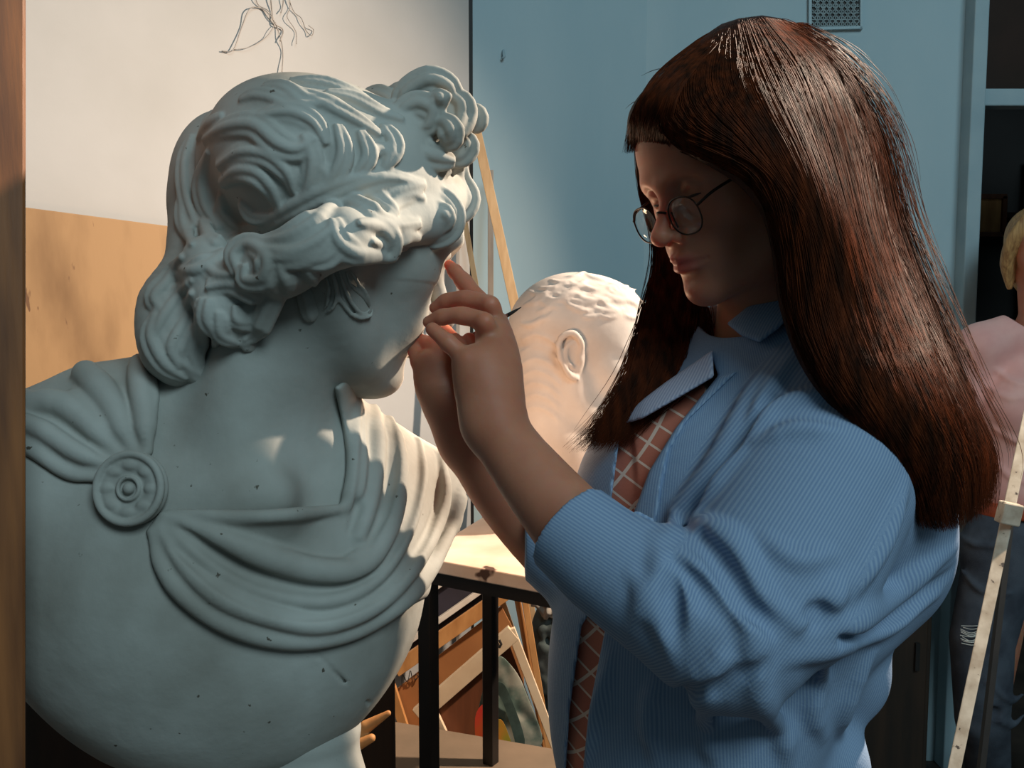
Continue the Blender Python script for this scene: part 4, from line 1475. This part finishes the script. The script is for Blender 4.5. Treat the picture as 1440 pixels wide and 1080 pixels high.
    # ---- leaning battens against the blue wall
    for k, (x0, y0, d0, x1, y1, d1, w, lab) in enumerate([(668, 175, 2.50, 744, 520, 2.46, .026, 'long pale slanting batten leaning on the blue wall'), (690, 240, 2.60, 690, 560, 2.60, .016, 'grey upright batten beside the long slanting one'),
                                                        (650, 290, 2.54, 690, 520, 2.54, .014, 'short slanting batten close to the bust forehead'), (644, 250, 2.46, 644, 560, 2.46, .010, 'thin grey upright batten nearest the bust curls')]):
        a, c = W(x0, y0, d0), W(x1, y1, d1)
        dirn = (a - c) / np.linalg.norm(a - c)
        c = c - dirn * ((c[2] - .01) / dirn[2])
        b = MB()
        b.bar(c, a, w, .02, (0, -1, 0))
        tag(b.build('wooden_batten', MAT['batten'] if k in (0, 2) else MAT['batten_grey'], None, False, .001), lab, 'batten', 'battens leaning in the corner')
    b = MB()
    b.bar(W(662, 430, 2.60) * [1, 1, 0], W(662, -20, 2.60), .010, .010, (0, -1, 0))
    tag(b.build('dark_pipe', MAT['dark'], None), 'thin dark vertical pipe where white and blue walls meet', 'pipe')
    b = MB()
    b.tube([W(707, 66, 2.70), W(708, 74, 2.66), W(709, 80, 2.66), W(706, 82, 2.66)], .004, 8)
    tag(b.build('wall_hook', MAT['blue_trim'], None, True), 'small painted hook on the blue wall', 'hook')
    build_vent()
    build_canvases()
    build_easel()
    build_far_room()


def bust2(zt):
    pl = MAT['plaster_warm']
    yaw = math.radians(-8)
    T = Frame(P(822, 498, 1.72), rot(yaw, math.radians(4), 0), .305)
    root = thing('portrait_bust', 'smooth plaster portrait head with cropped hair on the table', 'sculpture', (*toW(P(815, 740, 1.74))[:2], zt))
    S = Sdf([-.06, 1.5, -.36], [.36, 1.95, .24], .0032)
    S.tube([T(-.16, 0, -.10), T(-.14, 0, -.5), P(812, 655, 1.75)], [.092, .094, .088], .03)
    S.tube([P(785, 672, 1.73), P(880, 672, 1.76)], [.062, .06], .05)
    sculpt_head(S, T, male=True, ears=True, eyes='open', nose=1.0)
    base = Sdf(S.lo, S.lo + S.h * (S.n - 1), S.h)
    base.f = S.f.copy()
    r = np.random.default_rng(5)
    for k in range(90):                                  # cropped curls
        a = r.uniform(0, 1)
        x, y = 735 + 170 * r.random(), 384 + 75 * r.random()
        if (x - 820) ** 2 / 95 ** 2 + (y - 470) ** 2 / 92 ** 2 > 1 or y > 440 + (x - 735) * .05 and x > 770:
            continue
        an = math.pi * (-.15 + .3 * r.random()) + (x - 820) * .006
        p = [(x + math.cos(an) * t * 13 + math.sin(t * 2.5) * 2, y + math.sin(an) * t * 13 + math.cos(t * 3) * 2) for t in (-1, -.3, .3, 1)]
        S.tube(base.drape(spl(p, 4), 0, back=1.7), [.001, .0032, .0032, .001], .005)
    for k in range(7):                                   # nape locks
        y = 470 + k * 17
        S.tube(base.drape(spl([(735, y + 8), (752, y), (772, y + 6), (785, y + 18)], 4), 0, back=1.7), [.0005, .0009, .0009, .0005], .008)
    S.mesh('head', pl, root)
    c = P(805, 735, 1.76)
    b = MB()
    w = toW(c)
    b.box((w[0] + .02, w[1], zt + .035), (.135, .10, .035))
    b.build('plinth', pl, root, False, .004)


def build_vent():
    o = W(1175, 17, 2.93)
    g = thing('air_vent', 'pierced metal air vent high on the blue wall', 'vent', o)
    X = lambda px, d: (px - 720) / F * d
    D = np.array([X(905, 3.0), 3.02, 0])
    E = np.array([X(1343, 2.92), 2.92, 0])
    d = (E - D) / np.linalg.norm(E - D)
    n = np.array([d[1], -d[0], 0])
    U = lambda px, py, l=.004: P_on(px, py, D + n * l, n)
    b = MB()
    b.slab([U(1141, 38), U(1209, 36), U(1209, -38), U(1141, -36)], n, .002)
    b.build('backing', MAT['dark'], g)
    b = MB()
    for i in range(9):
        x = 1141 + i * 8.5
        b.bar(U(x, 38, .008), U(x, -38, .008), .003, .003, n)
        y = -38 + i * 9.4
        b.bar(U(1141, y, .008), U(1209, y, .008), .003, .003, n)
    for i in range(-8, 9):
        x0 = 1141 + i * 8.5
        for s in (1, -1):
            pts = [(x0 + t * 76 if s > 0 else x0 + 76 - t * 76, -38 + t * 76) for t in np.linspace(0, 1, 20)]
            pts = [p for p in pts if 1141 <= p[0] <= 1209]
            if len(pts) > 1:
                b.bar(U(*pts[0], .0085), U(*pts[-1], .0085), .0035, .003, n)
    b.build('grille', MAT['grille'], g)
    b = MB()
    for a, c in (((1138, 41), (1212, 39)), ((1138, -41), (1212, -41)), ((1139, 41), (1139, -41)), ((1211, 41), (1211, -41))):
        b.bar(U(*a, .008), U(*c, .008), .008, .012, n)
    b.build('frame', MAT['blue_wall'], g)


def build_canvases():
    n = np.array([0, -math.cos(.14), math.sin(.14)])
    def pl(d):
        o = W(660, 930, d)
        return lambda x, y: P_on(x, y, o, n)
    def poly(name, pts, d, t, m, parent=None):
        U = pl(d)
        b = MB()
        b.slab([U(*p) for p in pts], -n, t)
        return b.build(name, m, parent, False, .001)
    def bars(name, segs, d, w, t, m, parent=None):
        U = pl(d)
        b = MB()
        for a, c in segs:
            b.bar(U(*a), U(*c), w, t, n)
        return b.build(name, m, parent, False, .001)
    # dark canvas with white edges, furthest back
    t = thing('dark_canvas', 'dark blue painted canvas with white edges leaning under the table', 'canvas', W(640, 850, 2.36))
    poly('picture', [(556, 868), (700, 768), (722, 815), (575, 920)], 2.36, .02, MAT['navy'], t)
    bars('edge', [((556, 866), (700, 765))], 2.35, .012, .03, MAT['white_edge'], t)
    bars('edge', [((558, 914), (715, 803))], 2.34, .013, .03, MAT['white_edge'], t)
    # brown hardboard back with its timber bar and pencil name
    t = thing('brown_canvas_back', 'brown hardboard canvas back with pencilled name leaning under the table', 'canvas', W(640, 930, 2.26))
    poly('panel', [(546, 978), (705, 852), (735, 910), (740, 1040), (575, 1046)], 2.27, .006, MAT['hardboard'], t)
    bars('timber', [((556, 942), (722, 826))], 2.25, .034, .02, MAT['timber'], t)
    bars('timber', [((549, 962), (580, 1060))], 2.25, .022, .02, MAT['timber'], t)
    U = pl(2.262)
    for k, s in enumerate(([(565, 966), (566, 949), (573, 959), (577, 943), (580, 957)], [(585, 948), (582, 952), (584, 956), (588, 952), (586, 948)], [(591, 946), (592, 953), (596, 943)])):
        b = MB()
        b.tube([U(*p) for p in spl(s, 4)], .0011, 6)
        b.build('pencil_mark', MAT['dark'], t)
    # cream stretcher frame with a brown board
    t = thing('cream_frame', 'cream stretcher frame leaning with one corner up', 'frame', W(690, 960, 2.15))
    poly('board', [(612, 992), (712, 895), (765, 1040), (650, 1075)], 2.165, .006, MAT['brown_board'], t)
    bars('rail', [((588, 1006), (722, 889))], 2.15, .038, .022, MAT['cream'], t)
    bars('rail', [((600, 988), (634, 1062))], 2.15, .030, .020, MAT['cream'], t)
    bars('rail', [((718, 884), (786, 1062))], 2.15, .020, .020, MAT['cream'], t)
    b = MB()
    U = pl(2.135)
    b.tube([U(702, 900), U(705, 906), U(702, 911)], .003, 6)
    b.build('nail', MAT['dark'], t)
    # painted sheet in front of it
    U = pl(2.10)
    t = thing('painted_sheet', 'crumpled painted sheet in grey green with red and yellow patch', 'painting', W(715, 990, 2.10))
    m = MB()
    out = [(700, 912), (716, 930), (732, 950), (745, 985), (760, 1020), (772, 1064), (672, 1064), (668, 1020), (674, 985), (684, 950)]
    cen = (715, 1000)
    ring = []
    V, Fc = [], []
    nn = len(out)
    for k, f in enumerate((1, .66, .33)):
        for i, (x, y) in enumerate(out):
            V.append(U(cen[0] + (x - cen[0]) * f, cen[1] + (y - cen[1]) * f) + n * (.004 + .006 * math.sin(i * 2.3 + k * 1.7)))
    V.append(U(*cen) + n * .01)
    for k in range(2):
        for i in range(nn):
            j = (i + 1) % nn
            Fc.append((k * nn + i, k * nn + j, (k + 1) * nn + j, (k + 1) * nn + i))
    for i in range(nn):
        Fc.append((2 * nn + i, 2 * nn + (i + 1) % nn, 3 * nn))
    m.add(V, Fc)
    o = m.build('paper', MAT['painting'], t, True)
    sm = o.modifiers.new('thick', 'SOLIDIFY')
    sm.thickness = .003
    ss = o.modifiers.new('sub', 'SUBSURF')
    ss.levels = ss.render_levels = 2
    def blob(name, pts, m, l):
        U2 = pl(2.10 - l)
        b = MB()
        b.slab([U2(*p) for p in spl(pts, 4, True)], -n, .002)
        b.build(name, m, t, False)
    blob('red_patch', [(668, 1010), (680, 990), (690, 1000), (694, 1030), (690, 1060), (672, 1060)], MAT['red'], .016)
    blob('yellow_patch', [(690, 1020), (704, 1012), (714, 1030), (722, 1062), (700, 1062), (690, 1050)], MAT['yellow'], .017)
    blob('dark_stroke', [(692, 965), (706, 960), (720, 985), (738, 1040), (730, 1060), (718, 1020), (706, 985)], MAT['deep_green'], .018)
    # loose slats
    for k, (a, c, lab) in enumerate([((698, 822), (726, 905), 'short light brown slat leaning behind the cream frame corner'), ((722, 812), (744, 930), 'pale narrow slat next to the dark crumpled cloth'), ((733, 812), (757, 960), 'longest slat touching the dark crumpled cloth')]):
        U = pl(2.32 - .02 * k)
        b = MB()
        p0, p1 = U(*c), U(*a)
        dr = (p1 - p0) / np.linalg.norm(p1 - p0)
        p0 = p0 - dr * ((p0[2] - .01) / dr[2])
        b.bar(p0, p1, .016, .012, n)
        tag(b.build('wooden_stick', MAT['timber'], None, False, .001), lab, 'slat', 'slats leaning under the table')
    # dark crumpled cloth with grey paper on top
    c = P(775, 930, 2.42)
    S = Sdf(c - [.12, .1, .28], c + [.14, .1, .24], .004)
    S.ell(P(774, 930, 2.42), (.06, .05, .17))
    r = np.random.default_rng(3)
    for k in range(34):
        x, y = 758 + 34 * r.random(), 860 + 110 * r.random()
        S.tube([P(x, y, 2.368), P(min(798, max(756, x + r.normal() * 10)), y + 30 * r.random(), 2.368)], [.009, .004], .008, 'u')
    o = S.mesh('crumpled_cloth', MAT['dark_cloth'])
    tag(o, 'dark teal crumpled cloth heaped behind the slats', 'cloth')
    c = P(772, 850, 2.38)
    S = Sdf(c - [.07, .06, .06], c + [.07, .06, .06], .003)
    for k in range(9):
        x, y = 754 + 34 * r.random(), 836 + 26 * r.random()
        S.box(P(x, y, 2.38), (.022, .006, .014), rot(r.normal() * .7, r.normal() * .8, r.normal() * .6), .002, .002)
    tag(S.mesh('crumpled_paper', MAT['grey_paper'], relax=0), 'grey crumpled paper lying on top of the dark cloth', 'paper')
    # broken piece of wood beside the socle
    c = P(515, 1030, 1.26)
    S = Sdf(c - [.05, .04, .05], c + [.05, .04, .05], .0018)
    S.tube([P(490, 1043, 1.26), P(515, 1022, 1.26), P(546, 1003, 1.26)], [.010, .009, .004], .006)
    S.tube([P(494, 1052, 1.25), P(522, 1038, 1.25)], [.009, .006], .004)
    tag(S.mesh('broken_wood', MAT['timber'], relax=0), 'broken stub of pale wood sticking out beside the bust base', 'wood')
    b = MB()
    b.slab([W(60, 812, 2.60), W(690, 812, 2.60), W(690, 812, 2.60), W(60, 812, 2.60)], (0, 0, 1), .0) if False else None


def build_easel():
    t = thing('easel', 'paint spattered pale easel leg with dark rod and clamp', 'easel', (*at_z(1345, 1085, .4)[:2], 0))
    a, c = W(1452, 560, 1.95), W(1338, 1100, 1.75)
    d = (c - a) / np.linalg.norm(c - a)
    f = a + d * (a[2] / -d[2])
    b = MB()
    b.bar(f, a + (a - c) * .3, .0225, .018, (-.6, -1, 0))
    b.build('leg', MAT['easel'], t, False, .002)
    a2, c2 = W(1424, 700, 1.96), W(1382, 1060, 1.86)
    d = (c2 - a2) / np.linalg.norm(c2 - a2)
    f2 = a2 + d * (a2[2] / -d[2])
    b = MB()
    b.bar(f2, a2, .012, .012, (0, -1, 0))
    b.build('rod', MAT['dark'], t)
    b = MB()
    b.box(W(1419, 722, 1.86), (.020, .014, .022), rot(0, .2, 0))
    b.build('clamp', MAT['easel'], t, False, .003)
    t['label'] = 'paint spattered pale easel leg with dark rod and clamp'


def build_far_room():
    # shelf unit with boxes in the dark room, low dark chest in front of it
    s = thing('shelf_unit', 'dark shelf unit in the unlit room beyond the doorway', 'shelf', (1.95, 4.4, 0))
    for z in (.4, .9, 1.38, 1.9):
        b = MB()
        b.box((2.0, 4.4, z), (.5, .14, .012))
        b.build('shelf', MAT['dark_wood'], s)
    for x in (1.5, 2.02, 2.5):
        b = MB()
        b.box((x, 4.4, 1.1), (.014, .14, 1.1))
        b.build('side_panel', MAT['dark_wood'], s)
    c = W(1390, 303, 4.2)
    t = thing('framed_picture', 'small brown framed picture standing on the dark shelf', 'picture', c)
    b = MB()
    k = W(1390, 303, 4.2)
    for q, r in (((0, .0, .085), (.075, .012, .010)), ((0, 0, -.085), (.075, .012, .010)), ((.068, 0, 0), (.010, .012, .085)), ((-.068, 0, 0), (.010, .012, .085))):
        b.box(k + q, r)
    b.build('frame', MAT['brown_board'], t)
    b = MB()
    b.box(k + [0, .006, 0], (.06, .004, .08))
    b.build('picture', MAT['timber'], t)
    b = MB()
    g = thing('dark_cabinet', 'low dark cabinet behind the striped shirt', 'cabinet', (.95, 2.70, 0))
    b.box((.95, 2.70, .42), (.25, .13, .42))
    b.build('body', MAT['dark_wood'], g, False, .004)
    for x in (.83, 1.07):
        b = MB()
        b.box((x, 2.562, .42), (.112, .010, .36))
        d = b.build('door', MAT['dark_wood'], g, False, .004)
        b = MB()
        b.box((x + .08, 2.548, .5), (.006, .006, .04))
        b.build('handle', MAT['dark'], d)
    far_person()


def far_person():
    root = thing('person', 'fair haired person in pink long sleeved top and ripped jeans', 'person', (*toW(P(1462, 500, 2.62))[:2], 0))
    T = Frame(P(1462, 352, 2.6), rot(math.radians(250), math.radians(6), 0), .225)
    S = Sdf([1.10, 2.3, -1.6], [1.85, 2.95, .55], .0055)
    m = lambda n: n * 2.6 / F
    sculpt_head(S, T, ears=True, eyes='open')
    S.tube([T(-.1, 0, -.2), P(1463, 440, 2.63), P(1463, 480, 2.64)], [.055, .055, .08], .03)
    S.ell(P(1463, 590, 2.65), (.15, .10, .27), None, .05)
    S.tube(spl([P(1380, 480, 2.64), P(1356, 580, 2.70), P(1364, 680, 2.76), P(1400, 725, 2.80)], 5), [.05, .045, .036, .03], .03)
    S.tube(spl([P(1545, 480, 2.64), P(1570, 590, 2.66), P(1560, 720, 2.60)], 5), [.05, .045, .034], .03)
    hand = P(1415, 735, 2.82)
    S.tube([P(1400, 725, 2.80), hand], [.03, .032], .02)
    for k in range(4):
        S.tube([hand + [-.02 + .013 * k, 0, 0], hand + [-.022 + .015 * k, -.01, -.05], hand + [-.02 + .013 * k, .015, -.075 - .005 * (k in (1, 2))]], [.010, .009, .007], .004)
    S.tube([hand + [.02, 0, .01], hand + [.045, -.01, -.02], hand + [.045, -.01, -.045]], [.012, .010, .008], .005)
    hz = toC(np.append(toW(P(1463, 750, 2.64))[:2], .06))
    for s in (-1, 1):
        S.tube([P(1463, 760, 2.64) + [s * .085, 0, 0], P(1463 + (-80 if s < 0 else 48), 1010, 2.62), hz + [s * .10, .02, 0]], [.08, .055, .04], .03)
    S.mesh('body', MAT['skin'], root)
    # top
    U = Sdf([1.10, 2.3, -.72], [1.85, 2.95, .20], .005)
    U.ell(P(1463, 590, 2.65), (.175, .118, .25))
    U.ell(P(1440, 570, 2.57), (.07, .05, .06), None, .09)
    U.ell(P(1500, 570, 2.57), (.07, .05, .06), None, .09)
    U.ell(P(1463, 690, 2.65), (.155, .115, .12), None, .06)
    U.tube([P(1380, 485, 2.64), P(1463, 462, 2.64), P(1545, 485, 2.64)], [.062, .07, .062], .04)
    U.tube(spl([P(1380, 490, 2.64), P(1357, 580, 2.70), P(1363, 660, 2.75), P(1376, 700, 2.78)], 5), [.062, .056, .048, .044], .03)
    U.tube(spl([P(1545, 490, 2.64), P(1570, 590, 2.66), P(1560, 690, 2.62)], 5), [.062, .056, .044], .03)
    for p in ([(1400, 560), (1385, 600), (1395, 640)], [(1390, 545), (1420, 560), (1450, 555)], [(1395, 600), (1430, 620), (1460, 625)], [(1395, 640), (1420, 670), (1450, 680)], [(1400, 520), (1430, 540), (1470, 545)], [(1350, 520), (1368, 560), (1362, 620)]):
        U.tube(U.drape(spl(p, 4), -.002, back=2.6), [.002, .006, .002], .014)
    U.ell(P(1463, 430, 2.60), (.085, .10, .075), None, .015, 's')
    U.mesh('pink_top', MAT['pink'], root)
    J = Sdf([1.10, 2.3, -1.6], [1.85, 2.95, -.33], .006)
    J.ell(P(1455, 770, 2.65), (.205, .125, .14))
    for s in (-1, 1):
        kx = -82 if s < 0 else 50
        J.tube([P(1463, 770, 2.64) + [s * .085 - .02, 0, 0], P(1463 + kx, 900, 2.62), P(1463 + kx, 1010, 2.62), hz + [s * .10, .02, .04]], [.098, .085, .072, .058], .03)
    J.box(P(1463, 690, 2.65), (.3, .3, .035), np.eye(3), 0, .006, 's')
    for p in ([(1350, 800), (1380, 830), (1420, 835)], [(1390, 960), (1420, 985), (1440, 975)], [(1385, 1000), (1420, 1020), (1440, 1005)], [(1345, 750), (1370, 765), (1400, 768)]):
        J.tube(J.drape(spl(p, 4), .002, back=2.6), [.004, .009, .004], .012)
    J.ell(P(1366, 892, 2.545), (.034, .03, .026), None, .006, 's')
    J.ell(P(1400, 1005, 2.535), (.03, .03, .02), None, .006, 's')
    J.mesh('jeans', MAT['denim'], root)
    b = MB()
    r = np.random.default_rng(8)
    for k in range(12):
        y = 880 + 2.2 * k
        q = [P(1350 + 5 * r.random(), y, 2.545), P(1366, y + 3 + 2 * r.normal(), 2.536), P(1382 - 5 * r.random(), y + r.normal(), 2.545)]
        b.tube(toW(spl(q, 4)), .0011, 5)
    b.build('frayed_threads', MAT['white_edge'], root)
    B_ = Sdf([1.10, 2.3, -.62], [1.85, 2.95, -.2], .004)
    B_.ell(P(1463, 718, 2.65), (.172, .127, .10))
    B_.box(P(1463, 718, 2.65) + [0, 0, .0], (.4, .4, .021), np.eye(3), 0, 0, 'u') if False else None
    f = B_.f
    z = (B_.lo[2] + B_.h * np.arange(B_.n[2]))[None, None, :]
    zc = P(1463, 716, 2.65)[2]
    B_.f = np.maximum(f, np.abs(z - zc) - .021).astype(np.float32)
    B_.mesh('belt', MAT['belt'], root)
    Hh = Sdf([1.25, 2.3, .05], [1.85, 2.95, .60], .005)
    e = lambda c, r_, k, op='u': Hh.ell(T(*c), np.array(r_) * T.H, T.M, k, op)
    e((-.09, 0, .17), (.45, .385, .40), 0)
    e((.40, 0, -.10), (.28, .30, .36), .01, 's')
    for s in (-1, 1):
        Hh.tube(T(spl([(.22, s * .20, .40), (.20, s * .34, .15), (.10, s * .38, -.15), (.04, s * .34, -.45)], 5)), np.array([.05, .07, .08, .03]) * T.H, .02)
    e((-.2, 0, -.2), (.3, .32, .4), .05)
    Hh.mesh('hair', MAT['blond'], root)
    for s in (-1, 1):
        K = Sdf(hz + [s * .10 - .1, -.2, -.07], hz + [s * .10 + .1, .12, .07], .006)
        K.tube([hz + [s * .10, .03, -.02], hz + [s * .10, -.10, -.03]], [.045, .038])
        K.mesh('shoe', MAT['dark'], root)
A_, B_ = build_room()
build_props(A_, B_)
build_statue()
build_woman()
build_glasses()
build_brush()
lights()
def camera():
    cam = bpy.data.cameras.new('camera')
    cam.sensor_width = 36
    cam.lens = 36 * F / 1440
    cam.clip_start = .02
    o = bpy.data.objects.new('camera', cam)
    C.objects.link(o)
    o.location = CAM
    o.rotation_euler = (math.radians(90) - PITCH, 0, 0)
    bpy.context.scene.camera = o
camera()
